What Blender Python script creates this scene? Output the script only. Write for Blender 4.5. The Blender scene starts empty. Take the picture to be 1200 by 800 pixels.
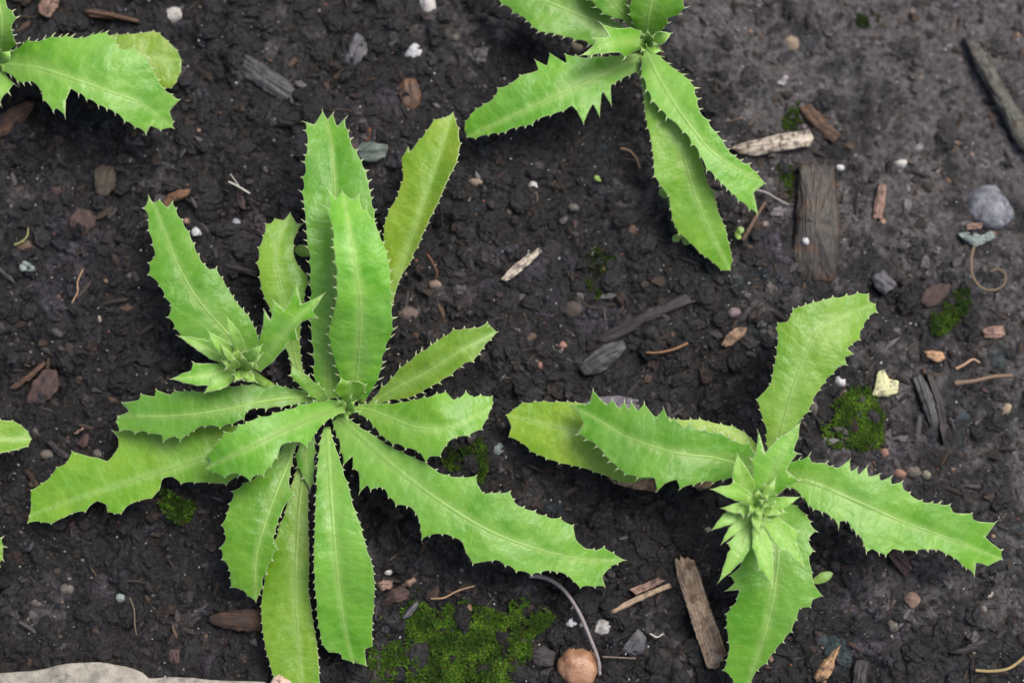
import bpy, bmesh, math, random
import numpy as np
from mathutils import Vector, noise as mn
from mathutils.geometry import delaunay_2d_cdt

# ------------------------------------------------------------------ camera, world, sun, exposure
scene = bpy.context.scene
S = 0.36 / 1200.0            # metres per photograph pixel at the soil
DIST = 0.62
TILT = math.radians(7.0)
FW = np.array([0, math.sin(TILT), -math.cos(TILT)])
UP = np.array([0, math.cos(TILT), math.sin(TILT)])
CAM = -DIST * FW
cam_d = bpy.data.cameras.new('camera')
cam = bpy.data.objects.new('camera', cam_d)
scene.collection.objects.link(cam)
cam.location = CAM
cam.rotation_euler = (TILT, 0, 0)
cam_d.sensor_width = 36
cam_d.lens = 36 * DIST / 0.36
cam_d.clip_start = 0.01
cam_d.clip_end = 100
cam_d.dof.use_dof = True
cam_d.dof.focus_distance = DIST - 0.026
cam_d.dof.aperture_fstop = 5.0
scene.camera = cam

SUN_EL, SUN_AZ = math.radians(60), math.radians(50)     # azimuth measured from +y (away) towards +x
world = bpy.data.worlds.new('World')
scene.world = world
world.use_nodes = True
wn = world.node_tree
sky = wn.nodes.new('ShaderNodeTexSky')
sky.sky_type = 'NISHITA'
sky.sun_disc = False
sky.sun_elevation = SUN_EL
sky.sun_rotation = SUN_AZ
sky.dust_density = 6.0
sky.ozone_density = 0.4
bgn = wn.nodes['Background']
bgn.inputs['Strength'].default_value = 0.10
wn.links.new(sky.outputs[0], bgn.inputs[0])
sun_d = bpy.data.lights.new('sun', 'SUN')
sun = bpy.data.objects.new('sun', sun_d)
scene.collection.objects.link(sun)
sun_d.energy = 1.5
sun_d.angle = math.radians(28)
sun_d.color = (1, 0.985, 0.955)
sdir = Vector((math.sin(SUN_AZ) * math.cos(SUN_EL), math.cos(SUN_AZ) * math.cos(SUN_EL), math.sin(SUN_EL)))
sun.rotation_euler = sdir.to_track_quat('Z', 'Y').to_euler()
scene.view_settings.view_transform = 'Standard'
scene.view_settings.look = 'None'
scene.view_settings.exposure = 0.68
scene.view_settings.gamma = 1

# ------------------------------------------------------------------ helpers
COL = scene.collection
rng = np.random.default_rng(7)
random.seed(7)


def unproj(px, py, z):
    """world points on the height z (m) seen at photo pixels px, py"""
    px = np.asarray(px, float); py = np.asarray(py, float); z = np.asarray(z, float)
    a = (px - 600) * S
    b = -(py - 400) * S
    dx = a
    dy = b * UP[1] + DIST * FW[1]
    dz = b * UP[2] + DIST * FW[2]
    k = (z - CAM[2]) / dz
    return np.stack([CAM[0] + k * dx, CAM[1] + k * dy, z + 0 * dx], -1)


def project(x, y, z):
    rx, ry, rz = x - CAM[0], y - CAM[1], z - CAM[2]
    d = ry * FW[1] + rz * FW[2]
    b = (ry * UP[1] + rz * UP[2]) / d * DIST
    a = rx / d * DIST
    return 600 + a / S, 400 - b / S


def hash2(ix, iy, seed):
    h = (ix.astype(np.int64) * 374761393 + iy.astype(np.int64) * 668265263 + seed * 974634777) & 0xFFFFFFFF
    h = ((h ^ (h >> 13)) * 1274126177) & 0xFFFFFFFF
    return ((h ^ (h >> 16)) & 0xFFFFFF) / float(0x1000000)


def perlin(x, y, seed=0):
    ix = np.floor(x); iy = np.floor(y)
    fx = x - ix; fy = y - iy
    u = fx * fx * fx * (fx * (fx * 6 - 15) + 10)
    v = fy * fy * fy * (fy * (fy * 6 - 15) + 10)

    def g(ax, ay, dx, dy):
        a = hash2(ax, ay, seed) * 2 * np.pi
        return np.cos(a) * dx + np.sin(a) * dy
    n00 = g(ix, iy, fx, fy); n10 = g(ix + 1, iy, fx - 1, fy)
    n01 = g(ix, iy + 1, fx, fy - 1); n11 = g(ix + 1, iy + 1, fx - 1, fy - 1)
    return 1.5 * ((n00 * (1 - u) + n10 * u) * (1 - v) + (n01 * (1 - u) + n11 * u) * v)


def worley(x, y, seed=0):
    ix = np.floor(x); iy = np.floor(y)
    best = np.full(x.shape, 9.0)
    val = np.zeros(x.shape)
    for ox in (-1, 0, 1):
        for oy in (-1, 0, 1):
            cx = ix + ox; cy = iy + oy
            jx = cx + hash2(cx, cy, seed); jy = cy + hash2(cx, cy, seed + 17)
            d = (x - jx) ** 2 + (y - jy) ** 2
            m = d < best
            best = np.where(m, d, best)
            val = np.where(m, hash2(cx, cy, seed + 31), val)
    return np.sqrt(best), val


def sstep(a, b, x):
    t = np.clip((x - a) / (b - a), 0, 1)
    return t * t * (3 - 2 * t)


MM = 0.001


def Gs(x, y):
    """smooth lie of the soil (m)"""
    x = np.asarray(x, float); y = np.asarray(y, float)
    r = np.sqrt(x * x + y * y)
    z = 4.0 * perlin(x / 0.11 + 3.1, y / 0.11 + 7.7, 1) + 2.2 * perlin(x / 0.045, y / 0.045, 2)
    z = z - 24 * sstep(0.05, 0.24, x * 0.75 + y * 0.65)          # the bed falls away to the far right
    z = z + 30 * perlin(x / 0.9, y / 0.9, 3) * sstep(0.4, 1.5, r)
    return z * MM


def rough_mask(x, y):
    m = 0.75 - 0.5 * sstep(-0.02, 0.16, x + 0.35 * y) + 0.35 * perlin(x / 0.05, y / 0.05, 9)
    return np.clip(m, 0.28, 1.0)


def G(x, y):
    """full soil height (m)"""
    x = np.asarray(x, float); y = np.asarray(y, float)
    m = rough_mask(x, y)
    wx = x + 0.004 * perlin(x / 0.012, y / 0.012, 11) + 0.0012 * perlin(x / 0.0035, y / 0.0035, 13)
    wy = y + 0.004 * perlin(x / 0.012, y / 0.012, 12) + 0.0012 * perlin(x / 0.0035, y / 0.0035, 14)
    f1, v1 = worley(wx / 0.017, wy / 0.017, 21)
    f2, v2 = worley(wx / 0.0075, wy / 0.0075, 22)
    f3, v3 = worley(wx / 0.0034, wy / 0.0034, 23)
    z = 6.5 * (0.55 - f1) * (0.4 + 0.9 * v1) * m
    z += 4.2 * (0.5 - f2) * (0.3 + v2) * (0.3 + 0.7 * m)
    z += 1.7 * (0.5 - f3) * (0.3 + v3) * (0.35 + 0.65 * m)
    z += 0.55 * perlin(x / 0.0022, y / 0.0022, 31) + 0.32 * perlin(x / 0.0011, y / 0.0011, 32)
    z += 1.6 * perlin(x / 0.02, y / 0.02, 33) * m
    z -= 7.0 * sstep(0.25, 0.75, perlin(x / 0.028 + 9, y / 0.028 + 4, 34)) * m
    return Gs(x, y) + z * MM


def gp(px, py, full=False):
    f = G if full else Gs
    z = np.zeros(np.shape(px))
    for _ in range(4):
        p = unproj(px, py, z)
        z = f(p[..., 0], p[..., 1])
    return unproj(px, py, z)


def lin(r, g, b, k=1.25):
    def f(c):
        c /= 255.0
        return (c / 12.92 if c <= 0.04045 else ((c + 0.055) / 1.055) ** 2.4) / k
    return (f(r), f(g), f(b), 1)


def obj_from(name, verts, faces, mat, parent=None, origin=None, smooth=True, attrs=None):
    verts = np.asarray(verts, float)
    if origin is None:
        origin = (verts.min(0) + verts.max(0)) / 2
        origin[2] = verts[:, 2].min()
    origin = np.asarray(origin, float)
    me = bpy.data.meshes.new(name)
    loc = verts - origin
    faces = list(faces) if not isinstance(faces, np.ndarray) else faces
    if isinstance(faces, np.ndarray):
        k = faces.shape[1]
        me.vertices.add(len(loc)); me.vertices.foreach_set('co', loc.astype(np.float32).ravel())
        me.loops.add(faces.size); me.loops.foreach_set('vertex_index', faces.astype(np.int32).ravel())
        me.polygons.add(len(faces))
        me.polygons.foreach_set('loop_start', np.arange(0, faces.size, k, dtype=np.int32))
        me.polygons.foreach_set('loop_total', np.full(len(faces), k, dtype=np.int32))
        me.update(calc_edges=True)
    else:
        me.from_pydata([tuple(v) for v in loc], [], faces)
    me.polygons.foreach_set('use_smooth', np.full(len(me.polygons), smooth))
    if attrs:
        for an, av in attrs.items():
            av = np.asarray(av, np.float32)
            if av.ndim == 1:
                a = me.attributes.new(an, 'FLOAT', 'POINT'); a.data.foreach_set('value', av)
            else:
                a = me.attributes.new(an, 'FLOAT_COLOR', 'POINT')
                if av.shape[1] == 3:
                    av = np.concatenate([av, np.ones((len(av), 1), np.float32)], 1)
                a.data.foreach_set('color', av.ravel())
    me.materials.append(mat)
    o = bpy.data.objects.new(name, me)
    COL.objects.link(o)
    o.location = origin
    if parent is not None:
        o.parent = parent
        o.location = origin - np.array(parent_world(parent))
    return o


def parent_world(p):
    v = Vector((0, 0, 0))
    while p is not None:
        v += p.location
        p = p.parent
    return v


def tag(o, label, cat=None, group=None, kind=None):
    if label: o['label'] = label
    if cat: o['category'] = cat
    if group: o['group'] = group
    if kind: o['kind'] = kind
    return o


def crom(pts, n):
    """Catmull-Rom through pts, n samples, uniform parameter"""
    P = np.asarray(pts, float)
    if P.ndim == 1: P = P[:, None]
    if len(P) == 2:
        P = np.stack([P[0], (P[0] + P[1]) / 2, P[1]])
    Q = np.vstack([2 * P[0] - P[1], P, 2 * P[-1] - P[-2]])
    u = np.linspace(0, len(P) - 1 - 1e-9, n)
    i = np.floor(u).astype(int); f = (u - i)[:, None]
    a, b, c, d = Q[i], Q[i + 1], Q[i + 2], Q[i + 3]
    return 0.5 * (2 * b + (c - a) * f + (2 * a - 5 * b + 4 * c - d) * f ** 2 + (3 * b - a - 3 * c + d) * f ** 3)


def arc(P, n):
    s = np.concatenate([[0], np.cumsum(np.linalg.norm(np.diff(P, axis=0), axis=1))])
    u = np.linspace(0, s[-1], n)
    return np.stack([np.interp(u, s, P[:, k]) for k in range(P.shape[1])], -1), s[-1]


# ------------------------------------------------------------------ materials
def new_mat(name):
    m = bpy.data.materials.new(name)
    m.use_nodes = True
    nt = m.node_tree
    return m, nt, nt.nodes['Principled BSDF'], nt.nodes['Material Output']


def nd(nt, t, **kw):
    n = nt.nodes.new(t)
    for k, v in kw.items():
        if hasattr(n, k) and not k.startswith('i_'):
            setattr(n, k, v)
        else:
            n.inputs[k[2:].replace('_', ' ')].default_value = v
    return n


def mathn(nt, op, a, b=None, c=None, clamp=False):
    n = nt.nodes.new('ShaderNodeMath'); n.operation = op; n.use_clamp = clamp
    for i, x in enumerate((a, b, c)):
        if x is None: continue
        if isinstance(x, (int, float)): n.inputs[i].default_value = x
        else: nt.links.new(x, n.inputs[i])
    return n.outputs[0]


def mixc(nt, fac, a, b, mode='MIX'):
    n = nt.nodes.new('ShaderNodeMix'); n.data_type = 'RGBA'; n.blend_type = mode
    n.clamp_factor = True
    for idx, x in ((0, fac), (6, a), (7, b)):
        if isinstance(x, (int, float)): n.inputs[idx].default_value = x
        elif isinstance(x, tuple): n.inputs[idx].default_value = x
        else: nt.links.new(x, n.inputs[idx])
    return n.outputs[2]


def attr(nt, name, out='Fac'):
    n = nt.nodes.new('ShaderNodeAttribute'); n.attribute_name = name
    return n.outputs[out]


def noise_n(nt, vec, scale, detail=3, rough=0.6):
    n = nt.nodes.new('ShaderNodeTexNoise')
    n.inputs['Scale'].default_value = scale
    n.inputs['Detail'].default_value = detail
    n.inputs['Roughness'].default_value = rough
    nt.links.new(vec, n.inputs['Vector'])
    return n.outputs['Fac']


def ramp(nt, fac, lo, hi):
    n = nt.nodes.new('ShaderNodeMapRange'); n.interpolation_type = 'SMOOTHSTEP'
    n.inputs['From Min'].default_value = lo; n.inputs['From Max'].default_value = hi
    nt.links.new(fac, n.inputs['Value'])
    return n.outputs['Result']


def bump(nt, height, strength, dist, prev=None):
    n = nt.nodes.new('ShaderNodeBump')
    n.inputs['Strength'].default_value = strength
    n.inputs['Distance'].default_value = dist
    nt.links.new(height, n.inputs['Height'])
    if prev is not None: nt.links.new(prev, n.inputs['Normal'])
    return n.outputs['Normal']


def objco(nt):
    return nt.nodes.new('ShaderNodeTexCoord').outputs['Object']


def make_leaf_mat():
    m, nt, p, out = new_mat('leaf_blade')
    L = nt.links
    co = objco(nt)
    t = attr(nt, 'lt'); dp = attr(nt, 'ldp'); ed = attr(nt, 'edge'); ye = attr(nt, 'yel'); ls = attr(nt, 'ls')
    n1 = noise_n(nt, co, 70, 3); n2 = noise_n(nt, co, 260, 3); n3 = noise_n(nt, co, 1500, 2)
    green = mixc(nt, ramp(nt, n1, 0.3, 0.7), (0.092, 0.315, 0.014, 1), (0.178, 0.432, 0.040, 1))
    yellow = mixc(nt, ramp(nt, n1, 0.3, 0.7), (0.190, 0.350, 0.014, 1), (0.310, 0.430, 0.036, 1))
    yf = mathn(nt, 'ADD', ye, mathn(nt, 'MULTIPLY', mathn(nt, 'SUBTRACT', n2, 0.5), 0.5), clamp=True)
    c = mixc(nt, yf, green, yellow)
    # side veins leaving the midrib at an angle
    q = mathn(nt, 'SUBTRACT', ls, mathn(nt, 'MULTIPLY', dp, .25))
    q = mathn(nt, 'ADD', q, mathn(nt, 'MULTIPLY', n2, 14.0))
    vein = mathn(nt, 'POWER', mathn(nt, 'ABSOLUTE', mathn(nt, 'SINE', mathn(nt, 'MULTIPLY', q, math.pi / 13.0))), 10.0)
    vor = nt.nodes.new('ShaderNodeTexVoronoi'); vor.feature = 'DISTANCE_TO_EDGE'
    vor.inputs['Scale'].default_value = 420
    wv = nt.nodes.new('ShaderNodeVectorMath'); wv.operation = 'ADD'
    nv = nt.nodes.new('ShaderNodeTexNoise'); nv.inputs['Scale'].default_value = 300
    L.new(co, nv.inputs['Vector'])
    sc = nt.nodes.new('ShaderNodeVectorMath'); sc.operation = 'SCALE'; sc.inputs['Scale'].default_value = 0.0025
    L.new(nv.outputs['Color'], sc.inputs[0]); L.new(co, wv.inputs[0]); L.new(sc.outputs[0], wv.inputs[1])
    L.new(wv.outputs[0], vor.inputs['Vector'])
    net = ramp(nt, vor.outputs['Distance'], 0.10, 0.0)
    c = mixc(nt, mathn(nt, 'MULTIPLY', net, mathn(nt, 'ADD', 0.07, mathn(nt, 'MULTIPLY', ye, 0.22))), c, (0.07, 0.2, 0.02, 1))
    c = mixc(nt, mathn(nt, 'MULTIPLY', vein, 0.16), c, (0.26, 0.50, 0.12, 1))
    c = mixc(nt, mathn(nt, 'MULTIPLY', ramp(nt, n3, 0.45, 0.8), 0.14), c, (0.06, 0.2, 0.02, 1))
    # pale midrib, widening to the base
    inv = mathn(nt, 'SUBTRACT', 1.0, t)
    rw = mathn(nt, 'ADD', 4.0, mathn(nt, 'MULTIPLY', mathn(nt, 'POWER', inv, 1.1), 15.0))
    rw = mathn(nt, 'MULTIPLY', rw, mathn(nt, 'ADD', 0.75, mathn(nt, 'MULTIPLY', n2, 0.5)))
    rib = mathn(nt, 'SUBTRACT', 1.0, mathn(nt, 'DIVIDE', dp, rw), clamp=True)
    rib = mathn(nt, 'POWER', rib, 1.3)
    c = mixc(nt, mathn(nt, 'MULTIPLY', rib, 0.62), c, (0.36, 0.55, 0.15, 1))
    bl = mathn(nt, 'MULTIPLY', ramp(nt, noise_n(nt, co, 45, 3), 0.42, 0.72), mathn(nt, 'SUBTRACT', 0.34, mathn(nt, 'MULTIPLY', ye, .30)))
    c = mixc(nt, bl, c, (0.24, 0.465, 0.125, 1))
    oi = nt.nodes.new('ShaderNodeObjectInfo').outputs['Random']
    k = mathn(nt, 'MULTIPLY', attr(nt, 'tone'), mathn(nt, 'ADD', .86, mathn(nt, 'MULTIPLY', oi, .26)))
    cb = nt.nodes.new('ShaderNodeCombineColor')
    for q_ in range(3): L.new(k, cb.inputs[q_])
    c = mixc(nt, 1.0, c, cb.outputs[0], 'MULTIPLY')
    spl = ramp(nt, noise_n(nt, co, 2100, 1), 0.76, 0.80)
    c = mixc(nt, mathn(nt, 'MULTIPLY', spl, mathn(nt, 'MULTIPLY', ramp(nt, n1, .5, .7), .8)), c, (0.03, 0.024, 0.018, 1))
    # brown freckles, rare
    fre = ramp(nt, noise_n(nt, co, 800, 1), 0.70, 0.77)
    c = mixc(nt, mathn(nt, 'MULTIPLY', fre, 0.35), c, (0.14, 0.11, 0.03, 1))
    c = mixc(nt, mathn(nt, 'MULTIPLY', ed, 0.95), c, (0.66, 0.68, 0.46, 1))
    L.new(c, p.inputs['Base Color'])
    L.new(mathn(nt, 'ADD', 0.28, mathn(nt, 'MULTIPLY', n2, 0.26)), p.inputs['Roughness'])
    p.inputs['Specular IOR Level'].default_value = 0.45
    b1 = bump(nt, vein, 0.14, -0.0003)
    b1 = bump(nt, net, 0.10, -0.00012, b1)
    b1 = bump(nt, noise_n(nt, co, 150, 3), 0.45, 0.0016, b1)
    L.new(b1, p.inputs['Normal'])
    tr = nt.nodes.new('ShaderNodeBsdfTranslucent')
    tc = mixc(nt, 0.5, c, (0.30, 0.50, 0.03, 1))
    L.new(tc, tr.inputs['Color']); L.new(b1, tr.inputs['Normal'])
    ms = nt.nodes.new('ShaderNodeMixShader'); ms.inputs[0].default_value = 0.26
    L.new(p.outputs[0], ms.inputs[1]); L.new(tr.outputs[0], ms.inputs[2]); L.new(ms.outputs[0], out.inputs['Surface'])
    return m


def make_soil_mat(name='soil'):
    m, nt, p, out = new_mat(name)
    L = nt.links
    co = objco(nt)
    c = attr(nt, 'col', 'Color')
    n1 = noise_n(nt, co, 500, 5, 0.7); n2 = noise_n(nt, co, 1800, 4, 0.7)
    c = mixc(nt, 1.0, c, mixc(nt, ramp(nt, n1, 0.25, 0.75), (0.35, 0.35, 0.35, 1), (1.72, 1.74, 1.82, 1)), 'MULTIPLY')
    c = mixc(nt, mathn(nt, 'MULTIPLY', ramp(nt, n2, 0.62, 0.75), 0.35), c, (0.11, 0.10, 0.10, 1))
    L.new(c, p.inputs['Base Color'])
    L.new(mathn(nt, 'ADD', 0.08, mathn(nt, 'MULTIPLY', n1, 0.75)), p.inputs['Roughness'])
    p.inputs['Specular IOR Level'].default_value = 0.6
    b = bump(nt, n1, 1.0, 0.0020)
    b = bump(nt, n2, .7, 0.0006, b)
    L.new(b, p.inputs['Normal'])
    return m


def make_attr_mat(name, rough=0.6, spec=0.4, trans=0.0, nscale=2500, bdist=0.0002):
    m, nt, p, out = new_mat(name)
    L = nt.links
    co = objco(nt)
    n1 = noise_n(nt, co, nscale, 3)
    c = mixc(nt, 1.0, attr(nt, 'col', 'Color'), mixc(nt, ramp(nt, n1, 0.3, 0.7), (0.7, 0.7, 0.7, 1), (1.25, 1.25, 1.25, 1)), 'MULTIPLY')
    L.new(c, p.inputs['Base Color'])
    p.inputs['Roughness'].default_value = rough
    p.inputs['Specular IOR Level'].default_value = spec
    if bdist: L.new(bump(nt, n1, 0.8, bdist), p.inputs['Normal'])
    if trans:
        tr = nt.nodes.new('ShaderNodeBsdfTranslucent'); L.new(c, tr.inputs['Color'])
        ms = nt.nodes.new('ShaderNodeMixShader'); ms.inputs[0].default_value = trans
        L.new(p.outputs[0], ms.inputs[1]); L.new(tr.outputs[0], ms.inputs[2]); L.new(ms.outputs[0], out.inputs['Surface'])
    return m


_mats = {}


def wood_mat(c1, c2, c3=None, grain=1.0, rough=0.75, dirt=0.8):
    """grain runs along the object's local x"""
    key = ('w', c1, c2, c3, grain)
    if key in _mats: return _mats[key]
    m, nt, p, out = new_mat('weathered_wood')
    L = nt.links
    co = objco(nt)
    mp = nt.nodes.new('ShaderNodeMapping'); L.new(co, mp.inputs[0]); mp.inputs['Scale'].default_value = (55 * grain, 900 * grain, 900 * grain)
    g = noise_n(nt, mp.outputs[0], 1.0, 4, 0.65)
    mp2 = nt.nodes.new('ShaderNodeMapping'); L.new(co, mp2.inputs[0]); mp2.inputs['Scale'].default_value = (220 * grain, 2600 * grain, 2600 * grain)
    g2 = noise_n(nt, mp2.outputs[0], 1.0, 3, 0.6)
    n = noise_n(nt, co, 160, 4)
    nb = noise_n(nt, co, 1100, 4)
    c = mixc(nt, ramp(nt, g, 0.30, 0.70), c1, c2)
    if c3: c = mixc(nt, ramp(nt, n, 0.48, 0.68), c, c3)
    dark = tuple(x * 0.18 for x in c1[:3]) + (1,)
    c = mixc(nt, mathn(nt, 'MULTIPLY', ramp(nt, g2, 0.56, 0.70), 0.75), c, dark)
    c = mixc(nt, mathn(nt, 'MULTIPLY', ramp(nt, nb, 0.60, 0.72), 0.6), c, (0.02, 0.017, 0.015, 1))
    c = mixc(nt, mathn(nt, 'MULTIPLY', ramp(nt, noise_n(nt, co, 330, 6, .75), 0.44, 0.60), dirt), c, (0.022, 0.018, 0.017, 1))
    L.new(c, p.inputs['Base Color'])
    p.inputs['Roughness'].default_value = rough
    b = bump(nt, g, 0.9, 0.0010); b = bump(nt, g2, 0.8, 0.0004, b)
    L.new(b, p.inputs['Normal'])
    _mats[key] = m
    return m


def stone_mat(c1, c2, sp=None, rough=0.6, scale=1.0, dirt=0.65):
    key = ('s', c1, c2, sp, rough, scale)
    if key in _mats: return _mats[key]
    m, nt, p, out = new_mat('stone')
    L = nt.links
    co = objco(nt)
    n = noise_n(nt, co, 260 * scale, 5, 0.65); n2 = noise_n(nt, co, 1300 * scale, 4, 0.65)
    c = mixc(nt, ramp(nt, n, 0.35, 0.65), c1, c2)
    c = mixc(nt, mathn(nt, 'MULTIPLY', ramp(nt, n2, 0.58, 0.72), 0.55), c, sp or tuple(x * 0.3 for x in c1[:3]) + (1,))
    c = mixc(nt, mathn(nt, 'MULTIPLY', ramp(nt, noise_n(nt, co, 420 * scale, 6, .75), 0.47, 0.62), dirt), c, (0.03, 0.026, 0.025, 1))
    L.new(c, p.inputs['Base Color'])
    p.inputs['Roughness'].default_value = rough
    b = bump(nt, n, 0.6, 0.0009 / scale); b = bump(nt, n2, 0.6, 0.0003 / scale, b)
    L.new(b, p.inputs['Normal'])
    _mats[key] = m
    return m


LEAF = make_leaf_mat()
SOIL = make_soil_mat()
GRAIN = make_attr_mat('mineral_grain', 0.4, 0.5)
MOSS = make_attr_mat('moss_leaf', 0.55, 0.3, 0.25, 3000, 0)
FIBRE = make_attr_mat('root_fibre', 0.7, 0.3)

# ------------------------------------------------------------------ flat-ish pieces on the soil: traced outline, real thickness
TAN = wood_mat(lin(178, 150, 122), lin(206, 184, 158), lin(150, 118, 92), dirt=.45)
PALE = wood_mat(lin(196, 180, 160), lin(224, 214, 198), lin(150, 132, 112))
GREYW = wood_mat(lin(52, 50, 46), lin(72, 67, 60), lin(100, 74, 54), 0.7, .45, dirt=.5)
DARKW = wood_mat(lin(44, 40, 42), lin(62, 56, 58), lin(52, 45, 42), 0.8, 0.55)
BROWNW = wood_mat(lin(84, 62, 50), lin(116, 86, 66), lin(70, 58, 52))
RUST = wood_mat(lin(104, 62, 38), lin(146, 92, 58), lin(70, 46, 36))
PINKW = wood_mat(lin(150, 118, 104), lin(178, 146, 130), lin(110, 84, 74))
REDB = wood_mat(lin(74, 56, 54), lin(100, 76, 72), lin(60, 48, 48))
DRYL = wood_mat(lin(188, 146, 106), lin(214, 176, 136), lin(150, 108, 76), 0.6, 0.6)
SLATE = stone_mat(lin(66, 66, 72), lin(92, 92, 100), None, 0.5)
SLATE2 = stone_mat(lin(48, 51, 52), lin(70, 72, 72), lin(40, 52, 48), 0.5, dirt=.8)
GREYST = stone_mat(lin(100, 104, 112), lin(146, 150, 160), lin(70, 74, 82), 0.6)
EDGING = stone_mat(lin(150, 146, 136), lin(180, 175, 162), lin(108, 105, 96), 0.85, 0.5, dirt=.4)
YELF = stone_mat(lin(214, 214, 160), lin(226, 226, 180), lin(190, 180, 120), 0.6)
LICHEN = stone_mat(lin(120, 136, 132), lin(160, 172, 166), lin(90, 104, 100), 0.8)
PINKST = stone_mat(lin(214, 178, 158), lin(232, 204, 188), lin(180, 140, 120), 0.7)

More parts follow.
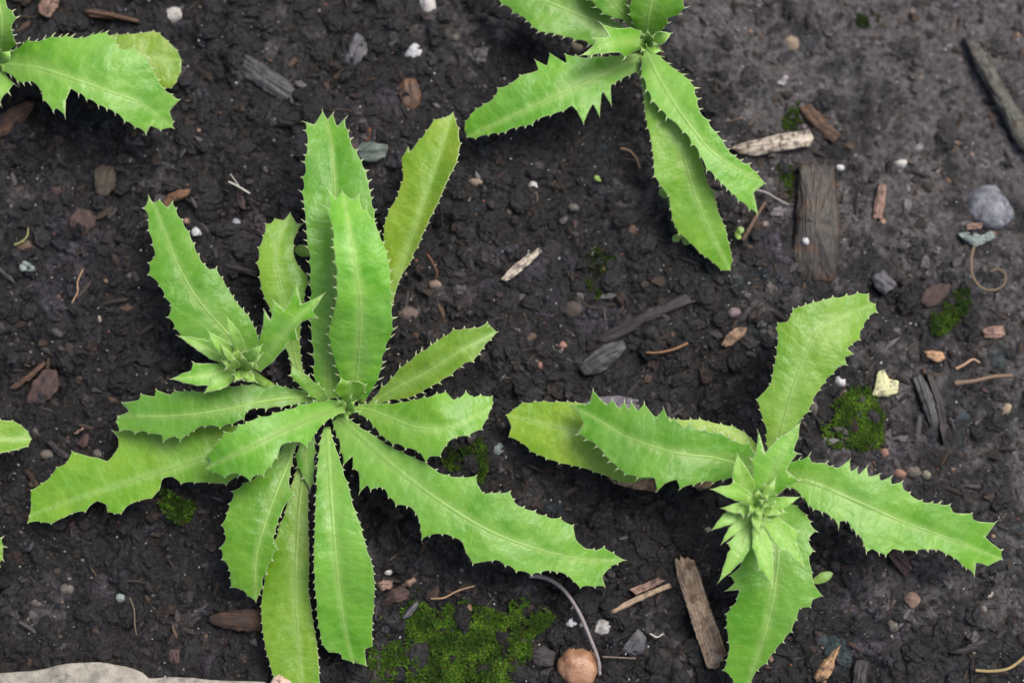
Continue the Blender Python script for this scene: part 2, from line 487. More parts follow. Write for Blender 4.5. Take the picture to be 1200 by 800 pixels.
CHIPS = [
    # name, label, category, outline, lift mm, thickness mm, material, crown mm
    ('wood_chip', 'long tan weathered wood chip lying beside the serrated leaf pointing down', 'wood chip',
     [(790, 655), (801, 651), (813, 655), (822, 680), (832, 712), (846, 748), (851, 766), (843, 780), (830, 787), (824, 768), (812, 735), (803, 705), (795, 680)], 4.5, 6, TAN, 1.4),
    ('wood_chip', 'large dark grey wood chip with a brown streak, squared at both ends', 'wood chip',
     [(936, 192), (955, 188), (977, 192), (980, 225), (985, 262), (983, 300), (979, 326), (965, 335), (945, 333), (931, 318), (930, 290), (934, 240)], 5, 9, GREYW, 3.4),
    ('wood_chip', 'pale bleached wood chip lying across beside the drooping leaf tip', 'wood chip',
     [(856, 172), (880, 165), (915, 157), (948, 152), (954, 162), (948, 172), (918, 177), (888, 183), (864, 181)], 4, 5, PALE, 1.5),
    ('wood_splinter', 'small cream wood splinter on bare dark soil', 'wood splinter',
     [(587, 327), (598, 314), (616, 300), (633, 289), (636, 294), (622, 308), (604, 323), (592, 331)], 3, 3, PALE, .8),
    ('wood_splinter', 'short orange brown wood splinter behind the tallest leaf tip', 'wood splinter',
     [(427, 166), (431, 150), (435, 148), (435, 158), (432, 167)], 2.5, 3, RUST, .5),
    ('wood_chunk', 'dark buried wood chunk with an orange worn patch beside the fan of leaves', 'wood chunk',
     [(243, 722), (262, 716), (290, 713), (318, 714), (322, 738), (290, 740), (262, 736), (247, 730)], 3, 8, wood_mat(lin(60, 46, 38), lin(88, 62, 46), lin(128, 80, 48), .8), 2),
    ('wood_splinter', 'pinkish brown wood sliver next to the thin tan sliver', 'wood splinter',
     [(737, 690), (752, 684), (772, 676), (779, 680), (765, 689), (745, 697)], 5, 4, PINKW, .8),
    ('wood_splinter', 'thin tan wood sliver pointing at the long tan wood chip', 'wood splinter',
     [(709, 716), (730, 706), (760, 692), (786, 682), (789, 687), (765, 697), (740, 709), (716, 720)], 5.5, 4, TAN, .8),
    ('wood_splinter', 'tiny upright brown wood sliver beside the grey white pebble', 'wood splinter',
     [(720, 717), (726, 718), (731, 732), (726, 734)], 3, 3, PINKW, .5),
    ('dry_leaf', 'curled tan dry leaf scrap shaped like a spoon', 'dry leaf',
     [(953, 792), (958, 779), (968, 771), (975, 762), (986, 754), (982, 766), (977, 775), (978, 784), (970, 794), (958, 798)], 4, 1.2, DRYL, 2),
    ('bark_flake', 'big flat grey brown bark flake among white specks', 'bark flake',
     [(262, 60), (280, 58), (305, 72), (335, 92), (352, 112), (345, 124), (318, 112), (290, 92), (270, 76)], 1.5, 5, SLATE2, 1.0),
    ('wood_stick', 'thin brown stick lying behind the yellowish leaf', 'stick',
     [(96, 12), (115, 11), (140, 17), (165, 24), (163, 28), (135, 23), (105, 20)], 3.5, 4, BROWNW, 1),
    ('wood_chip', 'brown wood chip standing behind the spiny leaf edge', 'wood chip',
     [(44, 10), (50, -6), (72, -6), (68, 8), (58, 22), (46, 16)], 4, 5, PINKW, 1),
    ('wood_chunk', 'worn brown wood chunk under a spiny leaf base', 'wood chunk',
     [(-8, 140), (10, 128), (32, 118), (42, 122), (30, 142), (10, 158), (-8, 164)], 3.5, 7, BROWNW, 2),
    ('bark_flake', 'oval dark bark flake with a reddish side near the curled leaf tip', 'bark flake',
     [(30, 472), (38, 448), (52, 432), (66, 434), (71, 450), (62, 466), (46, 473)], 3, 4, REDB, 1),
    ('wood_stick', 'slim dark stick beside the reddish oval bark flake', 'stick',
     [(10, 454), (30, 440), (52, 422), (56, 425), (36, 444), (14, 459)], 3, 3, BROWNW, .6),
    ('wood_log', 'thick blurred grey green stick on the pale crusted soil', 'stick',
     [(1130, 45), (1146, 50), (1160, 72), (1182, 110), (1215, 160), (1215, 195), (1190, 168), (1166, 122), (1148, 88)], 5, 10, wood_mat(lin(92, 96, 88), lin(116, 116, 106), lin(108, 96, 80), .7), 3),
    ('bark_flake', 'brown bark flake touching the bleached wood chip', 'bark flake',
     [(936, 126), (948, 122), (962, 134), (976, 148), (986, 160), (976, 168), (960, 158), (944, 142)], 4, 5, BROWNW, 1.4),
    ('wood_splinter', 'short pinkish brown stick on crusted soil beside the large grey chip', 'wood splinter',
     [(1022, 256), (1025, 235), (1030, 214), (1039, 216), (1037, 238), (1033, 258)], 3, 4, PINKW, 1),
    ('bark_strip', 'flat dark bark strip leaning from the yellow leaf scrap', 'bark strip',
     [(1068, 440), (1078, 436), (1092, 458), (1104, 486), (1106, 502), (1094, 508), (1082, 480)], 3, 4, SLATE2, 1),
    ('bark_strip', 'narrow dark bark strip alongside the flat one', 'bark strip',
     [(1085, 436), (1092, 438), (1106, 470), (1110, 500), (1106, 522), (1100, 496), (1094, 464)], 4, 5, DARKW, 1),
    ('slate_flake', 'smooth greenish grey slate flake on open soil', 'stone flake',
     [(677, 430), (690, 416), (708, 403), (730, 398), (735, 408), (722, 424), (702, 438), (684, 440)], 3, 5, SLATE2, 1),
    ('wood_stick', 'long dark rotten stick half sunk in open soil', 'stick',
     [(690, 400), (720, 382), (760, 362), (800, 344), (832, 338), (830, 348), (796, 362), (752, 382), (712, 404)], 1.2, 5, DARKW, 1.6),
    ('bark_strip', 'dark grey bark strip upright beside the spoon shaped leaf scrap', 'bark strip',
     [(1001, 775), (1010, 771), (1019, 774), (1014, 810), (998, 812)], 3, 4, DARKW, 1),
    ('bark_strip', 'curved black bark strip on pale crusted soil', 'bark strip',
     [(1110, 764), (1130, 757), (1152, 748), (1160, 750), (1150, 760), (1128, 767)], 3, 4, DARKW, 1),
    ('dry_leaf', 'brown curled leaf scrap touching a leaf tip of the largest plant', 'dry leaf',
     [(188, 242), (196, 228), (210, 222), (225, 221), (220, 230), (204, 238), (196, 244)], 4, 1.5, wood_mat(lin(112, 80, 56), lin(140, 106, 76), None, .6), 1.5),
    ('bark_flake', 'dull red bark flake touching a small moss tuft', 'bark flake',
     [(1077, 352), (1084, 338), (1100, 333), (1114, 332), (1110, 346), (1098, 358), (1084, 361)], 3, 4, REDB, 1),
    ('bark_flake', 'small pink bark flake between a moss tuft and a brown twig', 'bark flake',
     [(1150, 386), (1160, 382), (1175, 382), (1180, 392), (1168, 398), (1154, 396)], 3, 3, PINKW, .7),
    ('bark_flake', 'purplish dark bark flake wedged under the long leaf margin', 'bark flake',
     [(450, 704), (458, 690), (470, 686), (480, 692), (478, 702), (464, 707)], 3.5, 3, REDB, .8),
    ('bark_flake', 'light brown bark scrap at the moss edge, hard against a leaf', 'bark flake',
     [(440, 682), (450, 679), (462, 680), (458, 690), (446, 692)], 4, 3, PINKW, .6),
    ('bark_flake', 'narrow light brown bark scrap next to the purplish flake', 'bark flake',
     [(472, 687), (476, 679), (486, 675), (488, 680), (480, 687)], 4, 3, PINKW, .6),
    ('slate_flake', 'thin blue grey slate sliver poking out of moss', 'stone flake',
     [(470, 724), (478, 712), (490, 702), (491, 708), (482, 721), (473, 726)], 5, 3, SLATE, .6),
    ('slate_flake', 'angular grey slate flake lying flat near white stones', 'stone flake',
     [(400, 70), (408, 48), (418, 38), (432, 48), (430, 64), (416, 78), (404, 77)], 2.5, 4, SLATE, .8),
    ('rusty_stone', 'flat rust brown stone with a pale speck', 'stone',
     [(468, 100), (474, 92), (486, 92), (494, 104), (493, 122), (484, 130), (472, 124), (468, 112)], 2.5, 5, stone_mat(lin(84, 60, 44), lin(112, 78, 54), None, .6), 1.2),
    ('slate_flake', 'flat purple grey stone peeking from behind a leaf margin', 'stone flake',
     [(680, 473), (700, 465), (725, 463), (748, 468), (752, 480), (720, 490), (688, 486)], 4, 6, stone_mat(lin(92, 88, 98), lin(120, 116, 128), None, .6), 1.5),
    ('bark_flake', 'square dark grey flake off the tip of a broad puckered leaf', 'bark flake',
     [(1019, 324), (1036, 316), (1052, 334), (1036, 346), (1026, 338)], 3, 4, SLATE, .8),
    ('dry_leaf', 'torn pale yellow leaf scrap beside a moss tuft', 'dry leaf',
     [(1022, 462), (1026, 450), (1028, 436), (1036, 433), (1042, 444), (1053, 446), (1052, 460), (1040, 465), (1030, 465)], 4, .8, YELF, 1),
    ('dry_leaf', 'long tan dead leaf lying under the yellowing leaf', 'dry leaf',
     [(704, 552), (718, 556), (740, 566), (765, 560), (778, 566), (768, 576), (742, 573), (720, 566)], 3.5, 1, DRYL, .8),
    ('dry_leaf', 'orange tan dead leaf scrap under a spiny leaf margin', 'dry leaf',
     [(808, 562), (820, 560), (838, 562), (832, 571), (818, 575)], 3.5, 1, DRYL, .8),
    ('dry_leaf', 'tan leaf crumb at the end of a thin brown twig', 'dry leaf',
     [(1081, 412), (1092, 410), (1104, 412), (1108, 420), (1098, 425), (1088, 419)], 3.5, 1, DRYL, 1),
    ('wood_chip', 'short tan chip alone on open soil', 'wood chip',
     [(845, 404), (851, 392), (862, 384), (875, 383), (874, 392), (860, 403), (850, 408)], 3.5, 3, wood_mat(lin(150, 120, 96), lin(178, 150, 122), None), 1),
    ('mineral_flake', 'grey green mineral flake shaped like a fin on purple soil', 'stone flake',
     [(22, 304), (27, 302), (41, 313), (41, 318), (23, 318)], 3, 2.5, LICHEN, .6),
    ('lichen_crust', 'pale lichen covered stone hugging the tallest leaf', 'stone',
     [(416, 176), (422, 168), (440, 165), (455, 170), (452, 184), (438, 191), (422, 188)], 3.5, 5, stone_mat(lin(86, 98, 92), lin(120, 132, 124), lin(70, 76, 74), .8), 1.5),
    ('lichen_crust', 'crinkled pale lichen scrap against the blue grey rock', 'lichen',
     [(1122, 274), (1134, 270), (1150, 276), (1162, 270), (1168, 278), (1156, 284), (1142, 290), (1130, 282)], 4.5, 2, LICHEN, 1),
    ('wood_splinter', 'tan sliver lying on the blue grey rock', 'wood splinter',
     [(1131, 264), (1140, 261), (1152, 262), (1150, 268), (1134, 269)], 9, 2, PINKW, .5),
    ('edging_stone', 'pale grey rough stone edging the bed', 'edging stone',
     [(-120, 795), (0, 789), (50, 785), (80, 777), (118, 776), (150, 782), (166, 788), (172, 795), (210, 793), (250, 797), (310, 799), (340, 830), (330, 900), (120, 930), (-120, 930)], 5, 40, EDGING, 1.0),
    ('pink_stone', 'smooth pinkish stone at the tip of the lowest yellow green leaf', 'stone',
     [(317, 800), (321, 791), (329, 789), (340, 796), (345, 808), (325, 815)], 12, 10, PINKST, 2),
    ('wood_splinter', 'brown splinter on soil near the small reddish flake and curled leaf', 'wood splinter',
     [(86, 508), (92, 503), (98, 500), (98, 503), (90, 509)], 3, 2, PINKW, .4),
    ('bark_flake', 'dull pink bark flake next to the notched yellow leaf', 'bark flake',
     [(90, 520), (96, 510), (104, 508), (104, 520), (98, 526)], 3, 3, REDB, .6),
    ('bark_strip', 'grey brown bark strip reaching the notched yellow leaf', 'bark strip',
     [(54, 518), (60, 515), (72, 526), (82, 534), (80, 540), (68, 534)], 3, 3, DARKW, .6),
    ('bark_flake', 'purple grey bark flake on open soil with an upright brown strip beyond it', 'bark flake',
     [(80, 258), (90, 244), (104, 246), (114, 254), (108, 268), (95, 278), (84, 270)], 3, 4, REDB, 1),
    ('bark_strip', 'brown bark strip standing near the purple grey flake', 'bark strip',
     [(110, 198), (122, 193), (137, 196), (135, 220), (124, 232), (112, 226)], 2.5, 4, wood_mat(lin(72, 64, 54), lin(92, 82, 68), None, .7), 1),
    ('wood_stick', 'dark purple stick between two leaf tips', 'stick',
     [(262, 308), (280, 311), (302, 318), (302, 325), (280, 320), (264, 314)], 3.5, 4, DARKW, 1),
    ('bark_flake', 'grey bark flake under the margin of the four leaved plant', 'bark flake',
     [(1040, 648), (1052, 644), (1064, 654), (1070, 668), (1060, 674), (1048, 662)], 3, 4, REDB, 1),
    ('slate_flake', 'blue black slate flake between the grey white pebble and long tan chip', 'stone flake',
     [(728, 762), (738, 745), (748, 735), (758, 746), (756, 762), (744, 768)], 3, 4, SLATE, .8),
    ('bark_flake', 'dark bark scrap under the drooping long leaf tip', 'bark flake',
     [(430, 765), (437, 752), (446, 764), (446, 800), (432, 806)], 3, 4, DARKW, .8),
    ('bark_flake', 'grey flat wood scrap between the moss and the tan round pebble', 'bark flake',
     [(618, 764), (636, 756), (652, 764), (648, 780), (630, 782)], 3, 4, DARKW, .8),
]
# (name, label, category, cx, cy, rx, ry (px), height mm, material, angular, turn)
WHITE = stone_mat(lin(190, 192, 196), lin(216, 218, 222), lin(140, 142, 146), 0.55, dirt=.4)
OFFW = stone_mat(lin(176, 174, 170), lin(206, 204, 200), lin(112, 110, 108), 0.7, dirt=.55)
TANST = stone_mat(lin(160, 116, 86), lin(190, 150, 120), lin(128, 86, 60), 0.3, dirt=.25)
BEIGE = stone_mat(lin(146, 130, 108), lin(172, 156, 132), None, 0.7, dirt=.8)
DULL = stone_mat(lin(90, 86, 80), lin(118, 112, 104), None, 0.8, dirt=.85)
ROSE = stone_mat(lin(140, 104, 92), lin(164, 126, 112), None, 0.7, dirt=.85)
PEBBLES = [
    ('pebble', 'round shiny tan pebble inside the bend of the grey twig', 'pebble', 678, 781, 23, 24, 10, TANST, .35, .4),
    ('pebble', 'blocky grey white pebble between the grey twig and tan slivers', 'pebble', 708, 736, 13, 12, 5, OFFW, .6, .3),
    ('shell_bit', 'small white shell like bit at the grey twig', 'shell', 672, 730, 9, 8, 3.5, WHITE, .2, 0),
    ('pebble', 'round white pebble beyond the yellow leaf tip', 'pebble', 203, 19, 12, 11, 6, OFFW, .1, 0),
    ('stone_chip', 'angular bright white stone chip next to the rust brown stone', 'stone chip', 484, 61, 12, 13, 6, WHITE, .9, .6),
    ('stone_chip', 'long white stone chip next to the angular white one', 'stone chip', 501, 6, 10, 17, 5, OFFW, .8, .2),
    ('rock', 'rough blue grey rock with lichen scrap', 'rock', 1157, 248, 29, 31, 11, GREYST, .7, .4),
    ('pebble', 'little white pebble between the broad upright leaf and moss', 'pebble', 984, 447, 7, 7, 4, WHITE, .6, .2),
    ('pebble', 'dull grey pebble against the broad upright leaf', 'pebble', 953, 478, 6, 10, 4, DULL, .3, .2),
    ('pebble', 'white crumb touching a toothed leaf margin near the brown leaf scrap', 'pebble', 230, 273, 6, 6, 4, WHITE, .9, 0),
    ('pebble', 'translucent round bead like grain on dark soil', 'pebble', 277, 262, 6, 6, 4, stone_mat(lin(120, 124, 132), lin(170, 174, 182), None, .25), .5, 0),
    ('pebble', 'pale tan stone beside a grey brown bark strip', 'pebble', 55, 533, 9, 7, 4, DULL, .5, 0),
    ('pebble', 'brownish stone by the curled leaf tip', 'pebble', 45, 506, 9, 7, 4, stone_mat(lin(84, 80, 76), lin(106, 100, 94), None, .7), .4, 0),
    ('pebble', 'grey stone against the notched yellow leaf', 'pebble', 115, 532, 7, 7, 4, DULL, .4, 0),
    ('pebble', 'white pebble near the slim dark stick and reddish bark', 'pebble', 0, 409, 6, 7, 4, WHITE, .3, 0),
    ('pebble', 'creamy stone bit near the edging stone', 'pebble', 213, 784, 9, 6, 5, BEIGE, .6, 0),
    ('pebble', 'smooth beige pebble alone on pale crusted soil', 'pebble', 926, 52, 11, 10, 5, BEIGE, .2, 0),
    ('pebble', 'oval white pebble near the large grey wood chip', 'pebble', 1055, 192, 10, 6, 4, OFFW, .2, .1),
    ('pebble', 'rough brown pebble alone on damp soil', 'pebble', 1068, 703, 10, 10, 5, stone_mat(lin(128, 104, 92), lin(156, 130, 116), None, .8), .3, 0),
    ('pebble', 'pale brown crumb stone under the rough brown pebble', 'pebble', 1046, 732, 7, 9, 4, DULL, .4, 0),
    ('pebble', 'wedge shaped cream pebble on crusted soil', 'pebble', 1178, 480, 6, 10, 4, BEIGE, .5, -.5),
    ('pebble', 'pinkish pebble at the rim of the round moss tuft', 'pebble', 1036, 531, 6, 7, 4, ROSE, .2, 0),
    ('pebble', 'brown pebble, end one of three along a leaf margin', 'pebble', 1054, 555, 8, 6, 4, ROSE, .3, 0),
    ('pebble', 'lumpy grey pebble, middle one of three along a leaf margin', 'pebble', 1070, 553, 10, 7, 4, DULL, .4, 0),
    ('pebble', 'round olive grey pebble, end one of three along a leaf margin', 'pebble', 1085, 556, 6, 6, 4, stone_mat(lin(120, 118, 100), lin(146, 142, 124), None, .6), 0, 0),
    ('pebble', 'white bead resting on the large dark grey wood chip', 'pebble', 944, 283, 5, 5, 2.5, WHITE, .1, 0),
    ('pebble', 'white grain pair beside the bleached chip and grey chip', 'pebble', 984, 197, 6, 5, 3, WHITE, .3, 0),
    ('pebble', 'light brown crumb stone near the yellowing upright leaf', 'pebble', 557, 214, 9, 6, 4, stone_mat(lin(130, 114, 100), lin(160, 144, 128), None, .8), .4, 0),
    ('pebble', 'white rough crumb on open black soil', 'pebble', 625, 220, 6, 8, 4, OFFW, .5, .2),
    ('pebble', 'grey white crumb under the white rough crumb', 'pebble', 672, 244, 7, 6, 4, DULL, .6, 0),
    ('pebble', 'light brown stone at the end of a reddish root', 'pebble', 510, 334, 9, 6, 4, stone_mat(lin(124, 104, 92), lin(150, 130, 116), None, .8), .4, 0),
    ('pebble', 'flat brown stone hugging the upright leaf pair', 'pebble', 478, 368, 14, 9, 4, stone_mat(lin(96, 82, 76), lin(120, 104, 96), None, .8), .5, 0),
    ('pebble', 'round mauve pebble between the rotten stick and short tan chip', 'pebble', 860, 367, 9, 7, 4, stone_mat(lin(110, 94, 98), lin(132, 116, 118), None, .6), .1, 0),
    ('pebble', 'large brown soil lump with pale flecks on open soil', 'pebble', 672, 362, 12, 12, 5, stone_mat(lin(76, 68, 62), lin(100, 88, 80), None, .85), .2, 0),
    ('pebble', 'larger peach pebble near the smooth slate flake', 'pebble', 659, 405, 6, 5, 4, ROSE, .1, 0),
    ('pebble', 'smaller peach pebble near the smooth slate flake', 'pebble', 632, 428, 5, 5, 3, ROSE, .2, 0),
    ('pebble', 'flat pale green lichen dot beside small moss', 'pebble', 584, 526, 7, 7, 2.5, LICHEN, .4, 0),
    ('pebble', 'beige pebble between two leaves of the drooping rosette', 'pebble', 676, 57, 8, 7, 4, BEIGE, .2, 0),
    ('pebble', 'small grey round pebble alone near the angular white chip', 'pebble', 533, 45, 6, 5, 3.5, DULL, .1, 0),
    ('pebble', 'pale tooth shaped crumb between two leaf tips of different plants', 'pebble', 712, 590, 6, 4, 3, OFFW, .5, 0),
    ('pebble', 'tiny white ring shaped crumb beside the long leaf', 'pebble', 455, 670, 5, 4, 3, OFFW, .2, 0),
    ('pebble', 'grey pebble on dark soil under the fan of leaves', 'pebble', 142, 700, 6, 6, 3.5, LICHEN, .4, 0),
    ('pebble', 'brownish stone lump paired with a mottled one', 'pebble', 78, 690, 9, 7, 4, DULL, .5, 0),
    ('pebble', 'mottled stone lump paired with a brownish one', 'pebble', 42, 703, 9, 8, 4, stone_mat(lin(96, 90, 84), lin(120, 112, 104), None, .8), .6, 0),
    ('pebble', 'grey purple rock beneath the notched yellow leaf tip', 'pebble', 30, 634, 10, 14, 5, SLATE, .8, .2),
]


def resample_closed(poly, n):
    P = np.asarray(poly, float)
    P = np.vstack([P, P[:1]])
    q, L = arc(P, n + 1)
    return q[:-1], L


chip_geo = []
for (nm, lab, cat, poly, lift, th, mat, crown) in CHIPS:
    c = np.mean(np.asarray(poly, float), 0)
    g = gp(c[0], c[1])
    chip_geo.append((g[2] + lift * MM * 0.40, np.asarray(poly, float)))


def in_poly(px, py, poly):
    inside = np.zeros(px.shape, bool)
    j = len(poly) - 1
    for i in range(len(poly)):
        xi, yi = poly[i]; xj, yj = poly[j]
        c = ((yi > py) != (yj > py)) & (px < (xj - xi) * (py - yi) / (yj - yi + 1e-12) + xi)
        inside ^= c
        j = i
    return inside


# ------------------------------------------------------------------ soil
def graded(a, b, step):
    core = np.arange(a, b + step / 2, step)
    out = []
    d, s = 0.0, step
    while d < 6:
        s *= 1.12; d += s; out.append(d)
    out = np.array(out)
    return np.concatenate([(core[0] - out)[::-1], core, core[-1] + out])


gx = graded(-0.225, 0.225, 0.0005)
gy = graded(-0.165, 0.170, 0.0005)
X, Y = np.meshgrid(gx, gy)
X = X.ravel(); Y = Y.ravel()
Z = G(X, Y)
PX, PY = project(X, Y, Z)
core = (np.abs(X) < 0.25) & (np.abs(Y) < 0.2)
for z0, poly in chip_geo:                       # the soil lies under whatever rests on it
    lo = poly.min(0) - 2; hi = poly.max(0) + 2
    m = np.where(core & (PX > lo[0]) & (PX < hi[0]) & (PY > lo[1]) & (PY < hi[1]))[0]
    k = m[in_poly(PX[m], PY[m], poly.mean(0) + (poly - poly.mean(0)) * .9)]
    Z[k] = np.minimum(Z[k], z0 - 0.0008)


def soil_colour(x, y, z=None):
    px = x / S + 600; py = 400 - y / S
    bias = 0.55 * sstep(700, 1150, px + 0.45 * (400 - py)) + 0.22 * sstep(260, 30, py) * sstep(150, 420, px) + .3 * sstep(860, 1150, px) * sstep(420, 80, py)
    crust = sstep(0.25, 0.95, bias + 0.5 * perlin(x / 0.035, y / 0.035, 41) + 0.45 * perlin(x / 0.011, y / 0.011, 42) + .4 * perlin(x / 0.0045, y / 0.0045, 47) + .25 * perlin(x / 0.002, y / 0.002, 48))
    purple = sstep(0.0, 0.6, perlin(x / 0.05 + 5, y / 0.05, 43) + 0.3 * perlin(x / 0.012, y / 0.012, 44))
    alg = sstep(0.15, 0.7, perlin(x / 0.04, y / 0.04 + 8, 45) + 0.4 * perlin(x / 0.009, y / 0.009, 46)) * sstep(480, 700, px)
    c = np.ones((len(x), 1)) * np.array([[0.0050, 0.0046, 0.0054]])
    c = c + purple[:, None] * np.array([[0.0085, 0.0076, 0.0110]])
    c = c * (1 - 0.75 * alg[:, None]) + 0.75 * alg[:, None] * np.array([[0.007, 0.017, 0.019]])
    wx = x + 0.004 * perlin(x / 0.012, y / 0.012, 11) + 0.0012 * perlin(x / 0.0035, y / 0.0035, 13)
    wy = y + 0.004 * perlin(x / 0.012, y / 0.012, 12) + 0.0012 * perlin(x / 0.0035, y / 0.0035, 14)
    v2 = worley(wx / 0.0075, wy / 0.0075, 22)[1]; v3 = worley(wx / 0.0034, wy / 0.0034, 23)[1]
    brn = sstep(.1, .7, perlin(x / .03 + 2, y / .03 + 6, 51))[:, None]
    c = c * (1 - brn) + brn * c * np.array([[1.22, 1.04, .92]])
    c = c * (.30 + 2.0 * v2[:, None] ** 2) * (.38 + 1.9 * v3[:, None] ** 2)
    crust = crust * (.65 + .35 * v3)
    c = c * (1 - crust[:, None]) + crust[:, None] * np.array([[0.094, 0.086, 0.085]])
    return c


nx, ny = len(gx), len(gy)
ii = np.arange(nx * ny).reshape(ny, nx)
F = np.stack([ii[:-1, :-1], ii[:-1, 1:], ii[1:, 1:], ii[1:, :-1]], -1).reshape(-1, 4)
ground = obj_from('soil', np.stack([X, Y, Z], -1), F, SOIL, origin=(0, 0, 0), attrs={'col': soil_colour(X, Y)})
tag(ground, 'dark moist crumbly garden soil', kind='structure')

ICO = {}


def ico(n):
    if n not in ICO:
        bm = bmesh.new(); bmesh.ops.create_icosphere(bm, subdivisions=n, radius=1)
        ICO[n] = (np.array([v.co[:] for v in bm.verts]), np.array([[v.index for v in f.verts] for f in bm.faces]))
        bm.free()
    return ICO[n]


def scatter_lumps(name, label, n, rlo, rhi, colf, mat, area=(-40, 1240, -40, 840), sub=1, dens=None, sink=0.35, flat=0.7, cat=None, pw=2.2, seed=0, jag=.42, smooth=False, elong=1.35):
    r = np.random.default_rng(seed)
    V, Fc = ico(sub)
    px = r.uniform(area[0], area[1], n * 3); py = r.uniform(area[2], area[3], n * 3)
    if dens is not None:
        keep = r.random(n * 3) < dens(px, py)
        px, py = px[keep], py[keep]
    px, py = px[:n], py[:n]
    n = len(px)
    P = gp(px, py, True)
    rad = (rlo + (rhi - rlo) * r.random(n) ** pw) * MM
    sx = r.uniform(0.75, elong, n); sz = r.uniform(0.6, 1.1, n) * flat
    ang = r.uniform(0, 6.28, n)
    vv = V[None] * (1 + r.uniform(-jag, jag, (n, len(V), 1)))
    vx = vv[..., 0] * (rad * sx)[:, None]; vy = vv[..., 1] * (rad / sx)[:, None]; vz = vv[..., 2] * (rad * sz)[:, None]
    tl = r.uniform(-.5, .5, n)[:, None]
    vz, vx = vz * np.cos(tl) + vx * np.sin(tl), vx * np.cos(tl) - vz * np.sin(tl)
    ca, sa = np.cos(ang)[:, None], np.sin(ang)[:, None]
    W = np.stack([P[:, None, 0] + vx * ca - vy * sa, P[:, None, 1] + vx * sa + vy * ca, P[:, None, 2] + vz + (rad * sz * (1 - 2 * sink))[:, None]], -1)
    cols = np.repeat(colf(P[:, 0], P[:, 1], r), len(V), 0)
    FF = (Fc[None] + (np.arange(n) * len(V))[:, None, None]).reshape(-1, 3)
    o = obj_from(name, W.reshape(-1, 3), FF, mat, attrs={'col': cols}, smooth=smooth, origin=(0, 0, 0))
    return tag(o, label, kind='stuff')


def crumb_col(x, y, r):
    c = soil_colour(x, y)
    k = np.exp(r.normal(-.1, .55, (len(x), 1)))
    br = (r.random((len(x), 1)) < 0.12) * np.array([[0.020, 0.011, 0.006]])
    return c * k + br


def rm(px, py):
    p = unproj(px, py, np.zeros_like(px))
    return 0.15 + 0.85 * rough_mask(p[:, 0], p[:, 1])


scatter_lumps('soil_crumbs', 'loose dark crumbs of soil', 6500, 0.4, 2.6, crumb_col, SOIL, sub=2, dens=rm, seed=3, pw=3.2, jag=.5, sink=.45)
scatter_lumps('soil_granules', 'fine dark soil granules', 22000, 0.18, 0.75, crumb_col, SOIL, sub=1, seed=4, pw=1.5)


def clod_col(x, y, r):
    return soil_colour(x, y) * .25 + np.array([[.0065, .0057, .0062]]) * np.exp(r.normal(0, .4, (len(x), 1)))


scatter_lumps('soil_clods', 'black lumps of damp soil', 1000, 1.2, 4.8, clod_col, SOIL, sub=3, dens=lambda a, b: rm(a, b) ** 2, seed=9, pw=2.0, jag=.16, sink=.5)


def humus_col(x, y, r):
    pal = np.array([[.028, .022, .019], [.040, .027, .020], [.05, .045, .046], [.016, .013, .013], [.075, .05, .034], [.085, .08, .08]])
    return pal[r.choice(6, len(x), p=[.28, .14, .2, .26, .07, .05])] * .82 * np.exp(r.normal(0, .35, (len(x), 1)))


scatter_lumps('humus_bits', 'dark crumbled bark and leaf mould bits', 3800, 0.35, 2.4, humus_col, FIBRE, sub=1, seed=14, pw=2.6, jag=.35, flat=.35, sink=.25, elong=2.6)


def grain_col(x, y, r):
    pal = np.array([lin(215, 215, 215)[:3], lin(180, 176, 170)[:3], lin(190, 150, 110)[:3], lin(180, 110, 80)[:3], lin(120, 118, 116)[:3], lin(235, 235, 232)[:3]])
    return pal[r.choice(6, len(x), p=[.25, .25, .1, .07, .18, .15])] * r.uniform(.5, 1.0, (len(x), 1))


scatter_lumps('sand_grains', 'tiny pale sand grains on the soil', 6500, 0.10, 0.38, grain_col, GRAIN, sub=1, seed=5, pw=3, sink=.2)


def gravel_col(x, y, r):
    pal = np.array([lin(120, 108, 100)[:3], lin(150, 120, 100)[:3], lin(96, 92, 92)[:3], lin(80, 72, 70)[:3], lin(170, 160, 150)[:3]])
    return pal[r.choice(5, len(x), p=[.25, .12, .28, .28, .07])] * r.uniform(.6, 1.0, (len(x), 1))


scatter_lumps('fine_gravel', 'fine mixed gravel bits in the soil', 420, 0.35, 1.4, gravel_col, GRAIN, sub=2, seed=6, pw=2.5, sink=.45, jag=.2)


